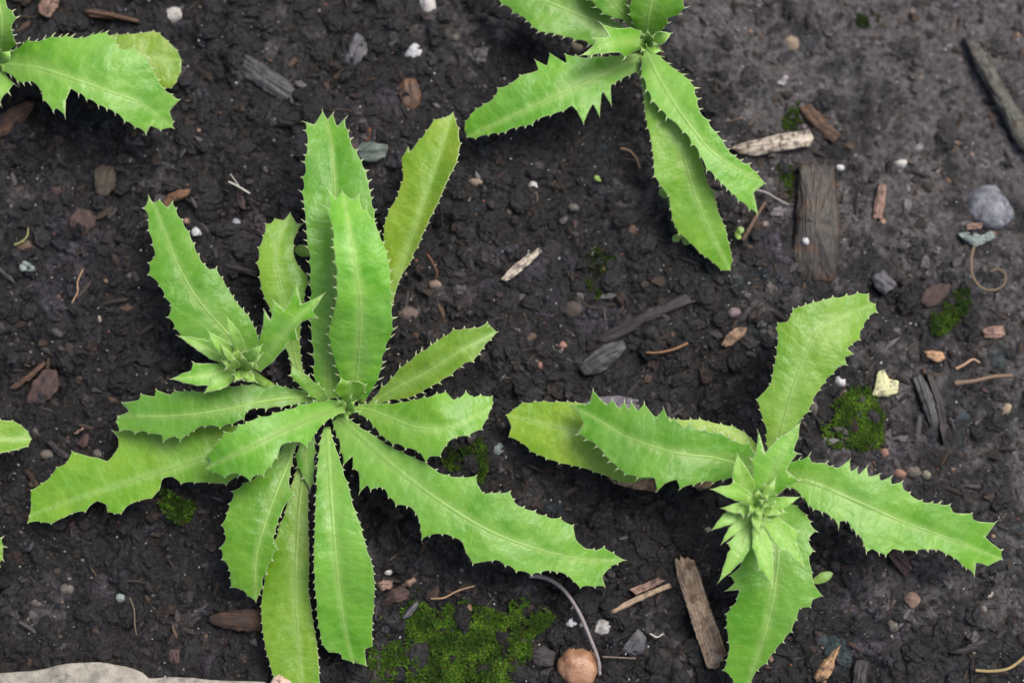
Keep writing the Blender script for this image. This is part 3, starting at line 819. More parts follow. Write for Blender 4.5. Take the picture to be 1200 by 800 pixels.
# ------------------------------------------------------------------ builders of small things
def chip(nm, lab, cat, poly, lift, th, mat, crown, z0, group=None, jit=0.5, seed=0, n=None):
    r = np.random.default_rng(seed)
    P = np.asarray(poly, float)
    q, L = resample_closed(P, n or int(np.clip(L_est(P) / 2.5, 20, 110)))
    n = len(q)
    c = q.mean(0)
    d = q - c
    ax = np.linalg.eigh(d.T @ d)[1][:, 1]
    ang = math.atan2(-ax[1], ax[0])
    jn = mn.noise
    off = np.array([jn(Vector((a[0] * .25, a[1] * .25, seed))) for a in q]) * jit * 2.0
    q = q + d / np.maximum(np.linalg.norm(d, axis=1, keepdims=True), 1e-6) * off[:, None]
    if 'wood' in nm or 'bark' in nm:                 # splintered ends
        al = (q - c) @ ax; amx = np.abs(al).max()
        q = q + (np.clip((np.abs(al) - .82 * amx) / (.18 * amx), 0, 1) * r.uniform(-.09, .02, n) * amx * np.sign(al))[:, None] * ax
    d = q - c
    rings = [(1.0, -th, 0), (1.01, -0.35 * min(th, 2), 1), (0.97, -0.05 * min(th, 2), 1), (.9, 0.0, 1), (.75, 0, 1), (.55, 0, 1), (.32, 0, 1), (.12, 0, 1)]
    V = []
    tilt = r.uniform(-.04, .04, 2)
    for sc, dz, top in rings:
        xy = c + d * sc
        h = np.full(n, dz)
        if top:
            al = (xy - c) @ np.array([ax[0], ax[1]]); ac = (xy - c) @ np.array([-ax[1], ax[0]])
            h = h + crown * (1 - sc ** 2) + np.array([0.45 * jn(Vector((a * .035, b * .35, seed + .5))) + .25 * jn(Vector((a * .12, b * .12, seed + 7.5))) for a, b in zip(al, ac)]) * min(th, 2.0) * 0.9
            h = h + ((xy - c) @ tilt) * S * 1000
        V.append(unproj(xy[:, 0], xy[:, 1], z0 + h * MM))
    V = np.concatenate(V)
    o = unproj(c[0], c[1], z0 - th * MM)
    R = np.array([[math.cos(ang), math.sin(ang), 0], [-math.sin(ang), math.cos(ang), 0], [0, 0, 1]])
    Vl = (V - o) @ R.T
    F = []
    for k in range(len(rings) - 1):
        for i in range(n):
            a, b = k * n + i, k * n + (i + 1) % n
            F.append((a, b, b + n, a + n))
    F.append(tuple(range((len(rings) - 1) * n, len(rings) * n)))
    F.append(tuple(range(n))[::-1])
    area2 = np.sum(d[:, 0] * np.roll(d[:, 1], -1) - np.roll(d[:, 0], -1) * d[:, 1])
    if area2 > 0: F = [f[::-1] for f in F]
    ob = obj_from(nm, Vl, F, mat, origin=(0, 0, 0))
    ob.location = o
    ob.rotation_euler = (0, 0, ang)
    return tag(ob, lab, cat, group)


def L_est(P):
    return np.linalg.norm(np.diff(np.vstack([P, P[:1]]), axis=0), axis=1).sum()


def pebble(nm, lab, cat, cx, cy, rx, ry, h, mat, angular, turn, group=None, seed=0, z=None, sub=3):
    r = np.random.default_rng(seed)
    V, Fc = ico(sub)
    V = V.copy()
    if mat is not TANST: angular = max(angular, .45)
    if angular:
        for _ in range(9):
            nrm = r.normal(size=3); nrm /= np.linalg.norm(nrm)
            lim = 1 - angular * r.uniform(.12, .42)
            dd = V @ nrm
            V = V - np.clip(dd - lim, 0, None)[:, None] * nrm * 0.92
    s = np.array([mn.fractal(Vector(v * 1.7) + Vector((seed * 3.7, 0, 0)), 0.7, 2.0, 3) for v in V])
    V = V * (1 + (0.10 + .13 * angular) * s[:, None])
    g = gp(cx, cy) if z is None else unproj(cx, cy, z)
    if z is None:
        gg = gp(cx, cy, True); g = np.array([g[0], g[1], max(g[2], gg[2]) * 0.6 + min(g[2], gg[2]) * 0.4])
    ca, sa = math.cos(turn), math.sin(turn)
    V = V * np.array([rx * S, ry * S, h * MM * 0.55])
    V = np.stack([V[:, 0] * ca - V[:, 1] * sa, V[:, 0] * sa + V[:, 1] * ca, V[:, 2]], -1)
    o = obj_from(nm, V, Fc, mat, origin=(0, 0, V[:, 2].min()))
    top = g[2] + h * MM * (0.66 if mat is TANST else 0.44) if z is None else z + h * MM
    bot = top + V[:, 2].min() - V[:, 2].max()
    zc = bot - V[:, 2].min()
    p = unproj(cx, cy, zc)
    o.location = (p[0], p[1], bot)
    return tag(o, lab, cat, group)


def tube(nm, lab, cat, path, lifts, r0, r1, col=None, mat=None, n=40, sides=7, seed=0, wob=0.25, parent=None, absz=False):
    P = crom(path, n)
    lf = np.interp(np.linspace(0, 1, n), np.linspace(0, 1, len(lifts)), lifts)
    if absz:
        W = unproj(P[:, 0], P[:, 1], lf * MM)
    else:
        b = gp(P[:, 0], P[:, 1])
        k = np.ones(5) / 5
        W = unproj(P[:, 0], P[:, 1], b[:, 2] + lf * MM)
    T = np.gradient(W, axis=0); T /= np.linalg.norm(T, axis=1, keepdims=True) + 1e-9
    up = np.array([0, 0, 1.0])
    A = np.cross(T, up); A /= np.linalg.norm(A, axis=1, keepdims=True) + 1e-9
    B = np.cross(A, T)
    rad = np.interp(np.linspace(0, 1, n), [0, 1], [r0, r1]) * MM
    rad = rad * (1 + wob * np.array([mn.noise(Vector((i * .35, seed, 0))) for i in range(n)]))
    th = np.linspace(0, 2 * np.pi, sides, endpoint=False)
    V = (W[:, None] + rad[:, None, None] * (np.cos(th)[None, :, None] * A[:, None] + np.sin(th)[None, :, None] * B[:, None])).reshape(-1, 3)
    F = []
    for i in range(n - 1):
        for k in range(sides):
            a = i * sides + k; b2 = i * sides + (k + 1) % sides
            F.append((a, b2, b2 + sides, a + sides))
    F.append(tuple(range(sides))[::-1]); F.append(tuple(range((n - 1) * sides, n * sides)))
    at = {'col': np.tile(np.array(col[:3]), (len(V), 1))} if col else None
    o = obj_from(nm, V, F, mat or FIBRE, parent=parent, attrs=at)
    if parent is None: tag(o, lab, cat)
    return o


for i, ((nm, lab, cat, poly, lift, th, mat, crown), (z0, _)) in enumerate(zip(CHIPS, chip_geo)):
    chip(nm, lab, cat, poly, lift, th, mat, crown, z0 + lift * MM * 0.40, seed=i + 1, jit=1.0 if 'wood' in nm or 'bark' in nm else .7)
for i, (nm, lab, cat, cx, cy, rx, ry, h, mat, an, tu) in enumerate(PEBBLES):
    z = None
    if 'resting on' in lab: z = float(chip_geo[1][0] + 4 * .45 * MM + 1.2 * MM)
    pebble(nm, lab, cat, cx, cy, rx, ry, h, mat, an, tu, seed=i + 1, z=z)

# dark half buried bark bits, alike
rb = np.random.default_rng(77)
k = 0
while k < 46:
    cx, cy = rb.uniform(0, 1200), rb.uniform(0, 790)
    sz = rb.uniform(4, 11); el = rb.uniform(1.0, 2.6); a = rb.uniform(0, 6.28); nn = rb.integers(5, 8)
    if any(np.hypot(*(np.mean(p, 0) - [cx, cy])) < 26 for _, p in chip_geo): continue
    th_ = np.sort(rb.uniform(0, 6.28, nn))
    if np.max(np.diff(np.append(th_, th_[0] + 6.28))) > 2.2: continue
    rr = sz * rb.uniform(.75, 1.15, nn)
    lx, ly = rr * np.cos(th_) * el ** .5, rr * np.sin(th_) / el ** .5
    poly = np.stack([cx + lx * math.cos(a) - ly * math.sin(a), cy + lx * math.sin(a) + ly * math.cos(a)], -1)
    g = gp(cx, cy, True); gs = gp(cx, cy)
    mk, mlab = [(DARKW, 'blackish'), (SLATE, 'slate grey'), (SLATE2, 'greenish grey'), (REDB, 'dull red'), (DARKW, 'blackish'), (BROWNW, 'plain brown')][rb.integers(0, 6)]
    chip('bark_bit', 'small %s bark bit half buried in soil' % mlab, 'bark bit', poly, 2, 3, mk, .5,
         g[2] + rb.uniform(-.0002, .0010), group='small %s bark bits strewn over the soil' % mlab, seed=200 + k, n=16)
    k += 1

# twigs, roots and fibres
GREYT = lin(150, 142, 142); TANT = lin(176, 148, 118)
tube('twig', 'bent grey twig arching past the tan pebble', 'twig', [(620, 674), (640, 677), (660, 690), (678, 716), (692, 748), (701, 772), (703, 790)], [6, 6, 7, 8, 7, 5, 3], .75, .6, GREYT, n=60, seed=1)
tube('root', 'tan root curled into a hook beside the blue grey rock', 'root', [(1141, 290), (1138, 305), (1140, 324), (1150, 337), (1164, 340), (1176, 334), (1178, 322), (1170, 315), (1160, 318)], [3, 5, 6, 5, 5, 6, 7, 7, 6], .55, .3, lin(128, 110, 90), n=70, seed=2)
tube('root', 'thin tan root along the rim of the large moss patch', 'root', [(505, 701), (520, 700), (536, 692), (556, 686)], [4, 5, 5, 4], .35, .3, TANT, seed=3)
tube('root', 'wavy tan root on purple soil', 'root', [(82, 364), (86, 352), (91, 342), (91, 330), (97, 316)], [3, 4, 4, 4, 3], .35, .25, TANT, seed=4)
tube('root', 'short olive root curled beside the mineral flake', 'root', [(17, 287), (26, 283), (32, 276), (33, 267)], [3.5, 4, 4, 3.5], .45, .25, lin(150, 150, 96), seed=5)
tube('straw', 'pale straw near the tallest leaf', 'straw', [(268, 213), (280, 219), (293, 227)], [4, 5, 4], .4, .35, lin(200, 198, 186), seed=6)
tube('straw', 'short thin straw crossing the pale one', 'straw', [(270, 204), (275, 211), (280, 218)], [4, 4, 4], .25, .25, lin(170, 168, 158), seed=7)
tube('root', 'brown root looping under the drooping leaves', 'root', [(728, 174), (738, 177), (746, 186), (750, 198)], [3, 5, 5, 3], .5, .3, TANT, seed=8)
tube('root', 'brown branching root beside the smooth slate flake', 'root', [(757, 413), (772, 413), (790, 409), (806, 402)], [4, 5, 5, 4], .4, .55, lin(140, 104, 78), seed=9)
tube('twig', 'tan twig curving over crusted soil near the black bark strip', 'twig', [(1143, 785), (1160, 786), (1178, 784), (1190, 778), (1204, 766)], [3, 4, 5, 5, 5], .6, .5, lin(170, 150, 104), seed=10)
tube('twig', 'thin grey twig past the forked leaf tip', 'twig', [(884, 222), (898, 226), (912, 234), (924, 240)], [5, 5, 5, 4], .5, .4, GREYT, seed=11)
tube('twig', 'brown twig lying across crusted soil near the yellow leaf scrap', 'twig', [(1118, 449), (1142, 446), (1165, 441), (1186, 440)], [4, 5, 5, 4], .9, .6, lin(128, 108, 90), seed=12)
tube('twig', 'bent tan twig crossing the brown one', 'twig', [(1120, 432), (1130, 427), (1140, 421), (1148, 425)], [4, 5, 5, 4], .6, .4, lin(184, 150, 122), seed=13)
tube('twig', 'dark brown twig leaning beside the drooping yellow green leaf', 'twig', [(870, 281), (878, 268), (886, 254), (896, 238)], [3, 5, 5, 4], .9, .6, lin(108, 88, 76), seed=14)
tube('root', 'white root thread between tan slivers and long chip', 'root', [(762, 742), (770, 746), (777, 742)], [4, 4, 4], .35, .25, lin(200, 196, 188), seed=15)
tube('twig', 'thin straight brown twig beside the tan pebble', 'twig', [(706, 769), (725, 770), (745, 771)], [4, 4, 3], .35, .3, lin(120, 106, 96), seed=16)
tube('root', 'drooping reddish root near the leaf pair', 'root', [(500, 297), (506, 306), (512, 318), (511, 326)], [4, 4, 4, 3], .35, .3, lin(120, 84, 64), seed=17)
tube('root', 'grey root thread on black soil under the fan of leaves', 'root', [(152, 700), (157, 714), (158, 732), (160, 744)], [3, 4, 4, 3], .3, .25, lin(110, 104, 84), seed=18)

# fibres: uncountable
rf = np.random.default_rng(5)
VV, FF, CC = [], [], []
base = 0
for i in range(260):
    cx, cy = rf.uniform(-20, 1220), rf.uniform(-20, 820)
    a = rf.uniform(0, 6.28); Lp = rf.uniform(6, 26); bend = rf.uniform(-.5, .5)
    u = np.linspace(-.5, .5, 7)
    px = cx + Lp * (u * math.cos(a) - bend * u * u * math.sin(a)); py = cy + Lp * (u * math.sin(a) + bend * u * u * math.cos(a))
    W = gp(px, py, True); W[:, 2] = W[:, 2] * .5 + W[:, 2].max() * .5 + .0002
    r0 = rf.uniform(.06, .16) * MM
    T = np.gradient(W, axis=0); T /= np.linalg.norm(T, axis=1, keepdims=True)
    A = np.cross(T, [0, 0, 1.0]); A /= np.linalg.norm(A, axis=1, keepdims=True)
    for s in range(3):
        t3 = s * 2.094
        VV.append(W + r0 * (math.cos(t3) * A + math.sin(t3) * np.array([0, 0, 1.0])))
    for j in range(6):
        for s in range(3):
            s2 = (s + 1) % 3
            FF.append((base + s * 7 + j, base + s2 * 7 + j, base + s2 * 7 + j + 1, base + s * 7 + j + 1))
    c = np.array(lin(150, 130, 108)[:3]) * rf.uniform(.25, 1.1)
    CC.append(np.tile(c, (21, 1)))
    base += 21
tag(obj_from('root_fibres', np.concatenate(VV), np.array(FF), FIBRE, origin=(0, 0, 0), attrs={'col': np.concatenate(CC)}), 'fine root fibres on the soil', kind='stuff')


# ------------------------------------------------------------------ moss
def moss(label, poly, n, seed, size=(0.5, 1.3), thr=-.1, bright=1.0, leafl=7, pitch=(.2, 1.1), lift=0.6, nz=0.012):
    r = np.random.default_rng(seed)
    P = np.asarray(poly, float)
    lo, hi = P.min(0), P.max(0)
    px = r.uniform(lo[0], hi[0], n * 8); py = r.uniform(lo[1], hi[1], n * 8)
    k = in_poly(px, py, P)
    px, py = px[k], py[k]
    c = P.mean(0)
    dens = perlin(px * S / nz, py * S / nz, seed) + .5 * perlin(px * S / nz * 3, py * S / nz * 3, seed + 1) + .4 * perlin(px * S / nz * 6, py * S / nz * 6, seed + 2)
    ang_ = np.arctan2(py - c[1], px - c[0]); rr_ = np.hypot(px - c[0], py - c[1])
    pa = np.arctan2(P[:, 1] - c[1], P[:, 0] - c[0]); pr = np.hypot(P[:, 0] - c[0], P[:, 1] - c[1])
    od = np.argsort(pa); rim = np.interp(ang_, pa[od], pr[od], period=2 * np.pi)
    dens = dens - .75 * np.clip(rr_ / rim, 0, 1.2) ** 3
    k = dens > thr - .15 + r.normal(0, .16, len(px))
    px, py, dens = px[k][:n], py[k][:n], dens[k][:n]
    n = len(px)
    W = gp(px, py, True); Gz = gp(px, py)[:, 2]
    W[:, 2] = np.maximum(W[:, 2], Gz - .001) + (lift * .5 + .9 * np.clip(dens - thr, 0, 1) * r.uniform(.4, 1, n)) * MM
    V, C = [], []
    for j in range(leafl):
        a = r.uniform(0, 6.28, n); pt = r.uniform(pitch[0], pitch[1], n); Ln = r.uniform(size[0], size[1], n) * MM
        dirv = np.stack([np.cos(a) * np.cos(pt), np.sin(a) * np.cos(pt), np.sin(pt)], -1)
        side = np.stack([-np.sin(a), np.cos(a), 0 * a], -1)
        b0 = W - dirv * (Ln * .15)[:, None]
        mid = W + dirv * (Ln * .5)[:, None]
        tip = W + dirv * Ln[:, None] - np.array([0, 0, 1]) * (Ln * .2)[:, None]
        w = (Ln * .2)[:, None]
        V.append(np.stack([b0, mid + side * w, tip, mid - side * w], 1))
        br = np.clip(r.random((n, 1)) * .75 + .55 * perlin(px * S / .006, py * S / .006, seed + 5)[:, None], 0, 1)
        cc = (np.array([[0.016, 0.046, 0.005]]) * (1 - br) + np.array([[0.11, 0.22, 0.018]]) * br ** 1.6) * bright * r.uniform(.6, 1.2, (n, 1))
        cc = np.where(r.random((n, 1)) < .10, np.array([[.07, .05, .018]]), cc)
        C.append(np.repeat(cc[:, None], 4, 1))
    V = np.concatenate(V).reshape(-1, 3); C = np.concatenate(C).reshape(-1, 3)
    F = np.arange(len(V)).reshape(-1, 4)
    o = obj_from('moss_patch', V, F, MOSS, smooth=False, attrs={'col': C})
    return tag(o, label, 'moss', kind='stuff')


moss('broad deep green moss patch, the largest one', [(436, 730), (470, 706), (500, 700), (540, 700), (570, 712), (600, 720), (625, 735), (622, 770), (605, 800), (590, 830), (440, 830), (432, 780)], 6400, 1, thr=-.27, size=(.45, 1.5), leafl=6, bright=1.5, lift=1.8)
moss('strip of bright moss beside the bent grey twig', [(598, 705), (618, 692), (634, 700), (650, 722), (640, 735), (625, 745), (612, 762), (600, 745)], 560, 2, thr=-.2, bright=1.4, lift=1.6)
moss('round moss tuft between the upright leaf and the yellow leaf scrap', [(958, 500), (968, 480), (985, 462), (1008, 448), (1030, 462), (1040, 495), (1034, 522), (1015, 528), (985, 528), (965, 520)], 1150, 3, thr=-.2, bright=1.6, lift=1.3)
moss('small moss tuft by the dull red bark flake', [(1088, 375), (1100, 352), (1120, 336), (1136, 340), (1136, 360), (1122, 378), (1104, 394), (1092, 392)], 420, 4, thr=-.15, bright=1.0, lift=1.2)
moss('dark moss tuft between two leaves of the largest plant', [(516, 530), (530, 514), (552, 508), (570, 520), (572, 552), (566, 568), (556, 560), (540, 554), (522, 552)], 600, 5, thr=-.22, bright=1.2, lift=1.6)
moss('feathery moss tuft under the notched yellow leaf', [(184, 576), (200, 570), (216, 580), (232, 604), (224, 614), (206, 606), (190, 592)], 240, 6, size=(1.6, 3.2), thr=-.3, leafl=8, bright=1.4, lift=2.0)
moss('little moss bit beside the large grey wood chip', [(908, 196), (926, 190), (932, 214), (930, 240), (918, 240), (912, 220)], 130, 7, thr=-.1, bright=.8)
moss('little moss bit between the bleached chip and brown bark flake', [(912, 150), (924, 128), (936, 118), (944, 132), (938, 150), (924, 156)], 90, 8, thr=-.1, bright=.9)
moss('faint moss in the dark hollow of open soil', [(680, 310), (700, 288), (724, 300), (720, 330), (700, 352), (684, 336)], 170, 9, thr=.05, bright=.5)
moss('moss speck touching the bark scraps', [(478, 690), (490, 684), (496, 698), (486, 704)], 50, 10, thr=-.4, bright=1.1)
moss('thin moss on crusted soil away from any leaf', [(1000, 14), (1030, 10), (1040, 30), (1020, 36), (1004, 30)], 80, 11, thr=0.0, bright=.6)


# ------------------------------------------------------------------ spiny rosette plants
def edge_line(tips, M, sp, dep, spacing, r):
    """toothed margin from base to tip: rows of x, y, spine flag, spine length"""
    pts = [(float(p[0]), float(p[1]), len(p) == 2) for p in tips]
    full = [pts[0]]
    for a, b in zip(pts[:-1], pts[1:]):
        L = math.hypot(b[0] - a[0], b[1] - a[1])
        if a[2] and b[2] and L > 1.55 * spacing:
            n = max(2, int(round(L / spacing)))
            for k in range(1, n):
                s = (k + r.uniform(-.25, .25)) / n
                full.append((a[0] + (b[0] - a[0]) * s, a[1] + (b[1] - a[1]) * s, True))
        full.append(b)
    Mt = np.gradient(M, axis=0)
    nM = len(M)
    out = []
    for i, p in enumerate(full):
        P = np.array(p[:2])
        j = int(np.argmin(np.sum((M - P) ** 2, 1)))
        tn = Mt[j] / (np.linalg.norm(Mt[j]) + 1e-9)
        ow = P - M[j]; w = np.linalg.norm(ow)
        ow = ow / w if w > 1 else tn
        t = j / (nM - 1)
        if p[2] and 0 < i and sp[0] > 0:
            s = 1.15 * (sp[0] + (sp[1] - sp[0]) * t) * r.uniform(.5, 1.4)
            d = ow * 1.0 + tn * r.uniform(.3, 1.1); d /= np.linalg.norm(d)
            nx_ = np.array(full[min(i + 1, len(full) - 1)][:2]); pv = np.array(full[i - 1][:2])
            e1 = (P - pv) / (np.linalg.norm(P - pv) + 1e-9); e2 = (nx_ - P) / (np.linalg.norm(nx_ - P) + 1e-9)
            out.append((*(P - e1 * 1.5 - ow * .7), .0, 0))
            out.append((*(P - e1 * .9), .6, 0))
            out.append((*(P + d * s), 1.0, s))
            if i < len(full) - 1:
                out.append((*(P + e2 * .85 - ow * .3), .6, 0))
                out.append((*(P + e2 * 1.2 - ow * 1.3), .0, 0))
        else:
            out.append((P[0], P[1], 0.0, 0))
        if i < len(full) - 1:
            q = full[i + 1]
            Q = np.array(q[:2])
            L = np.linalg.norm(Q - P)
            k2 = min(dep * L, 4.5) * r.uniform(.6, 1.3) if (p[2] and q[2]) else min(.06 * L, 2)
            m2 = M[int(np.argmin(np.sum((M - (P + Q) / 2) ** 2, 1)))]
            inn = m2 - (P + Q) / 2
            wi = np.linalg.norm(inn); inn = inn / (wi + 1e-9)
            k2 = min(k2, .35 * wi)
            for s in (.22, .4, .58, .78):
                sh = (s ** .5) * (1 - s) ** .8 * 1.75
                x = P + (Q - P) * s + inn * k2 * sh
                out.append((x[0], x[1], 0.0, 0))
    return np.array(out)


def leaf(parent, mid, A, B, H, fold=.12, curl=.25, yel=0.0, sp=(5.2, 3.0), dep=.20, spacing=12, rip=.9, seed=0, rib=2.2, name='leaf', foldB=None, thick=.30, clampz=True, label=None, step=3.6, tone=1.0):
    r = np.random.default_rng(seed + 1000)
    NM = 160
    M, Lm = arc(crom(mid, NM), NM)
    Hs = crom(H, NM)[:, 0]
    us = np.linspace(0, 1, NM)
    tipp = tuple(mid[-1])
    TA, TB = list(A), list(B)
    if tuple(TA[-1][:2]) != tipp: TA.append(tipp)
    if tuple(TB[-1][:2]) != tipp: TB.append(tipp)
    EA = edge_line(TA, M, sp, dep, spacing, r)
    EB = edge_line(TB, M, sp, dep, spacing, r)
    if np.hypot(*(EA[-1, :2] - EB[-1, :2])) < 4: EB = EB[:-1]
    loop = np.concatenate([EA, EB[::-1]])
    keep = [0]
    for k in range(1, len(loop)):
        if np.hypot(*(loop[k, :2] - loop[keep[-1], :2])) > .12: keep.append(k)
    loop = loop[keep]
    poly = loop[:, :2]
    lo, hi = poly.min(0), poly.max(0)
    Tg = np.gradient(M, axis=0); Tg /= np.linalg.norm(Tg, axis=1, keepdims=True)
    Nn = np.stack([-Tg[:, 1], Tg[:, 0]], -1)
    # interior points: margin inset, midrib line, even net
    jm = np.argmin(((poly[:, None] - M[None]) ** 2).sum(2), 1)
    iv = M[jm] - poly; il = np.linalg.norm(iv, axis=1, keepdims=True)
    inset = (poly + iv / np.maximum(il, 1e-6) * np.minimum(1.2, il * .4))[loop[:, 3] == 0]
    gxx = np.arange(lo[0], hi[0], step); gyy = np.arange(lo[1], hi[1], step * .87)
    XX, YY = np.meshgrid(gxx, gyy); XX = XX + (np.arange(len(gyy)) % 2)[:, None] * step * .5
    net = np.stack([XX.ravel(), YY.ravel()], -1) + r.uniform(-.3, .3, (XX.size, 2))
    mpts = M[3:-3:3]
    dm = np.sqrt(((net[:, None] - M[None, ::4]) ** 2).sum(2)).min(1)
    net = net[dm > step * .45]
    de = np.sqrt(((net[:, None] - poly[None]) ** 2).sum(2)).min(1)
    net = net[de > step * .55]
    inn = np.concatenate([net, mpts])
    inn = inn[in_poly(inn[:, 0], inn[:, 1], poly)]
    inset = inset[in_poly(inset[:, 0], inset[:, 1], poly)]
    pts = np.concatenate([poly, inset, inn])
    nb = len(poly)
    res = delaunay_2d_cdt([Vector(p) for p in pts], [(k, (k + 1) % nb) for k in range(nb)], [], 0, 1e-4)
    P2 = np.array([v[:] for v in res[0]])
    T3 = np.array(res[2])
    cc = P2[T3].mean(1)
    T3 = T3[in_poly(cc[:, 0], cc[:, 1], poly)]
    ar = (P2[T3[:, 1], 0] - P2[T3[:, 0], 0]) * (P2[T3[:, 2], 1] - P2[T3[:, 0], 1]) - (P2[T3[:, 1], 1] - P2[T3[:, 0], 1]) * (P2[T3[:, 2], 0] - P2[T3[:, 0], 0])
    T3[ar > 0] = T3[ar > 0][:, ::-1]
    fl = np.zeros(len(P2)); sl = np.zeros(len(P2)); onb = np.zeros(len(P2))
    for k, orig in enumerate(res[3]):
        for q in orig:
            if q < nb: fl[k] = max(fl[k], loop[q, 2]); sl[k] = max(sl[k], loop[q, 3]); onb[k] = 1
    wmax = max(np.sqrt(((poly[:, None] - M[None]) ** 2).sum(2)).min(1).max() * S * 1000, 1.0)
    ph = r.uniform(0, 6.28, 2); fr = r.uniform(1.2, 2.4)
    hs = int(r.integers(0, 9999))

    def locate(xy):
        d2 = ((xy[:, None] - M[None]) ** 2).sum(2)
        j = np.argmin(d2, 1)
        al = ((xy - M[j]) * Tg[j]).sum(1)
        t = np.clip((j + al / (Lm / (NM - 1))) / (NM - 1), 0, 1)
        sd = ((xy - M[j]) * Nn[j]).sum(1)
        return t, np.sqrt(d2.min(1)), sd

    sgnA = np.sign(((EA[len(EA) // 2, :2] - M[NM // 2]) * Nn[NM // 2]).sum())

    def height(xy):
        t, d, sd = locate(xy)
        d = d * S * 1000
        ds = np.sqrt(d * d + 1.0) - 1.0
        isA = .5 + .5 * np.tanh(sd * sgnA / 2)
        f = fold * isA + (fold if foldB is None else foldB) * (1 - isA)
        rp = np.sin(ph[0] + t * fr * 6.28) * isA + np.sin(ph[1] + t * fr * 6.28) * (1 - isA)
        f = f * 1.7
        h = np.interp(t, us, Hs) + f * ds - 1.25 * curl * d * d / wmax + rip * rp * np.clip(d / wmax, 0, 1.2) ** 2
        h = h + min(rip, .5) * .75 * perlin(xy[:, 0] / 28, xy[:, 1] / 28, hs) + min(rip, .5) * .30 * perlin(xy[:, 0] / 11, xy[:, 1] / 11, hs + 1)
        return h, t, d / (S * 1000)

    def lift_clear(xy, h, c):
        if clampz:
            W = unproj(xy[:, 0], xy[:, 1], h * MM)
            h = np.maximum(h, Gs(W[:, 0], W[:, 1]) * 1000 + c)
        return unproj(xy[:, 0], xy[:, 1], h * MM)
    h, t, dp = height(P2)
    h = h + sl * S * 1000 * r.uniform(.0, 1.0, len(P2))
    V = lift_clear(P2, h, 2.2)
    at = {'lt': t, 'ldp': dp, 'edge': np.clip((.6 if name == 'bract' else .42) * onb + .6 * fl, 0, 1), 'ls': t * Lm, 'yel': np.full(len(V), yel), 'tone': np.full(len(V), tone)}
    org = unproj(M[0, 0], M[0, 1], Hs[0] * MM)
    o = obj_from(name, V, T3, LEAF, parent=parent, origin=org, attrs=at)
    md = o.modifiers.new('thickness', 'SOLIDIFY'); md.thickness = thick * MM; md.offset = -1
    if label: o['label'] = label
    if rib:
        n = 60
        tt = np.linspace(0.0, .92, n)
        Mx = np.stack([np.interp(tt, us, M[:, k]) for k in (0, 1)], -1)
        Tn = np.gradient(Mx, axis=0); Tn /= np.linalg.norm(Tn, axis=1, keepdims=True)
        N = np.stack([-Tn[:, 1], Tn[:, 0]], -1)
        rw = rib * (1 - tt) ** 1.0 + .55
        u = np.array([-1, -.6, -.25, 0, .25, .6, 1])
        xy = (Mx[:, None] + N[:, None] * (u[None, :, None] * rw[:, None, None])).reshape(-1, 2)
        dpx = (np.abs(u)[None] * rw[:, None]).ravel()
        hh = height(xy)[0] + np.tile(-.14 + .28 * (1 - u ** 2), n) * np.repeat(np.clip(rw / 2, .4, 1.2), 7)
        Vn = lift_clear(xy, hh, 2.26)
        c = np.arange(n * 7).reshape(n, 7)
        q = np.stack([c[:-1, :-1], c[1:, :-1], c[1:, 1:], c[:-1, 1:]], -1).reshape(-1, 4)
        a = Vn[q[:, 1]] - Vn[q[:, 0]]; b = Vn[q[:, 3]] - Vn[q[:, 0]]
        if np.sum(a[:, 0] * b[:, 1] - a[:, 1] * b[:, 0]) < 0: q = q[:, ::-1]
        at = {'lt': np.repeat(tt, 7), 'ldp': dpx * .8, 'edge': np.zeros(n * 7), 'ls': np.repeat(tt * Lm, 7), 'yel': np.full(n * 7, yel), 'tone': np.full(n * 7, tone)}
        ro = obj_from('midrib', Vn, q, LEAF, parent=o, origin=org, attrs=at)
        m2 = ro.modifiers.new('thickness', 'SOLIDIFY'); m2.thickness = .25 * MM; m2.offset = -1
    return o


def plant(label, px, py, group=None):
    g = gp(px, py)
    e = bpy.data.objects.new('culantro_plant', None)
    COL.objects.link(e)
    e.empty_display_size = .01
    e.location = g
    return tag(e, label, 'plant', group)


STEM = stone_mat((0.18, 0.34, 0.05, 1), (0.26, 0.42, 0.09, 1), (0.30, 0.34, 0.14, 1), .5, dirt=0)


def stem(parent, px, py, top, r0=3.2, r1=2.2, name='stem'):
    g = np.array(parent_world(parent)) * 1000
    return tube(name, None, None, [(px, py), (px + .6, py - .4), (px, py)], [g[2] - 4, (g[2] + top) / 2, top], r0, r1, mat=STEM, n=14, sides=10, parent=parent, absz=True, wob=.15)


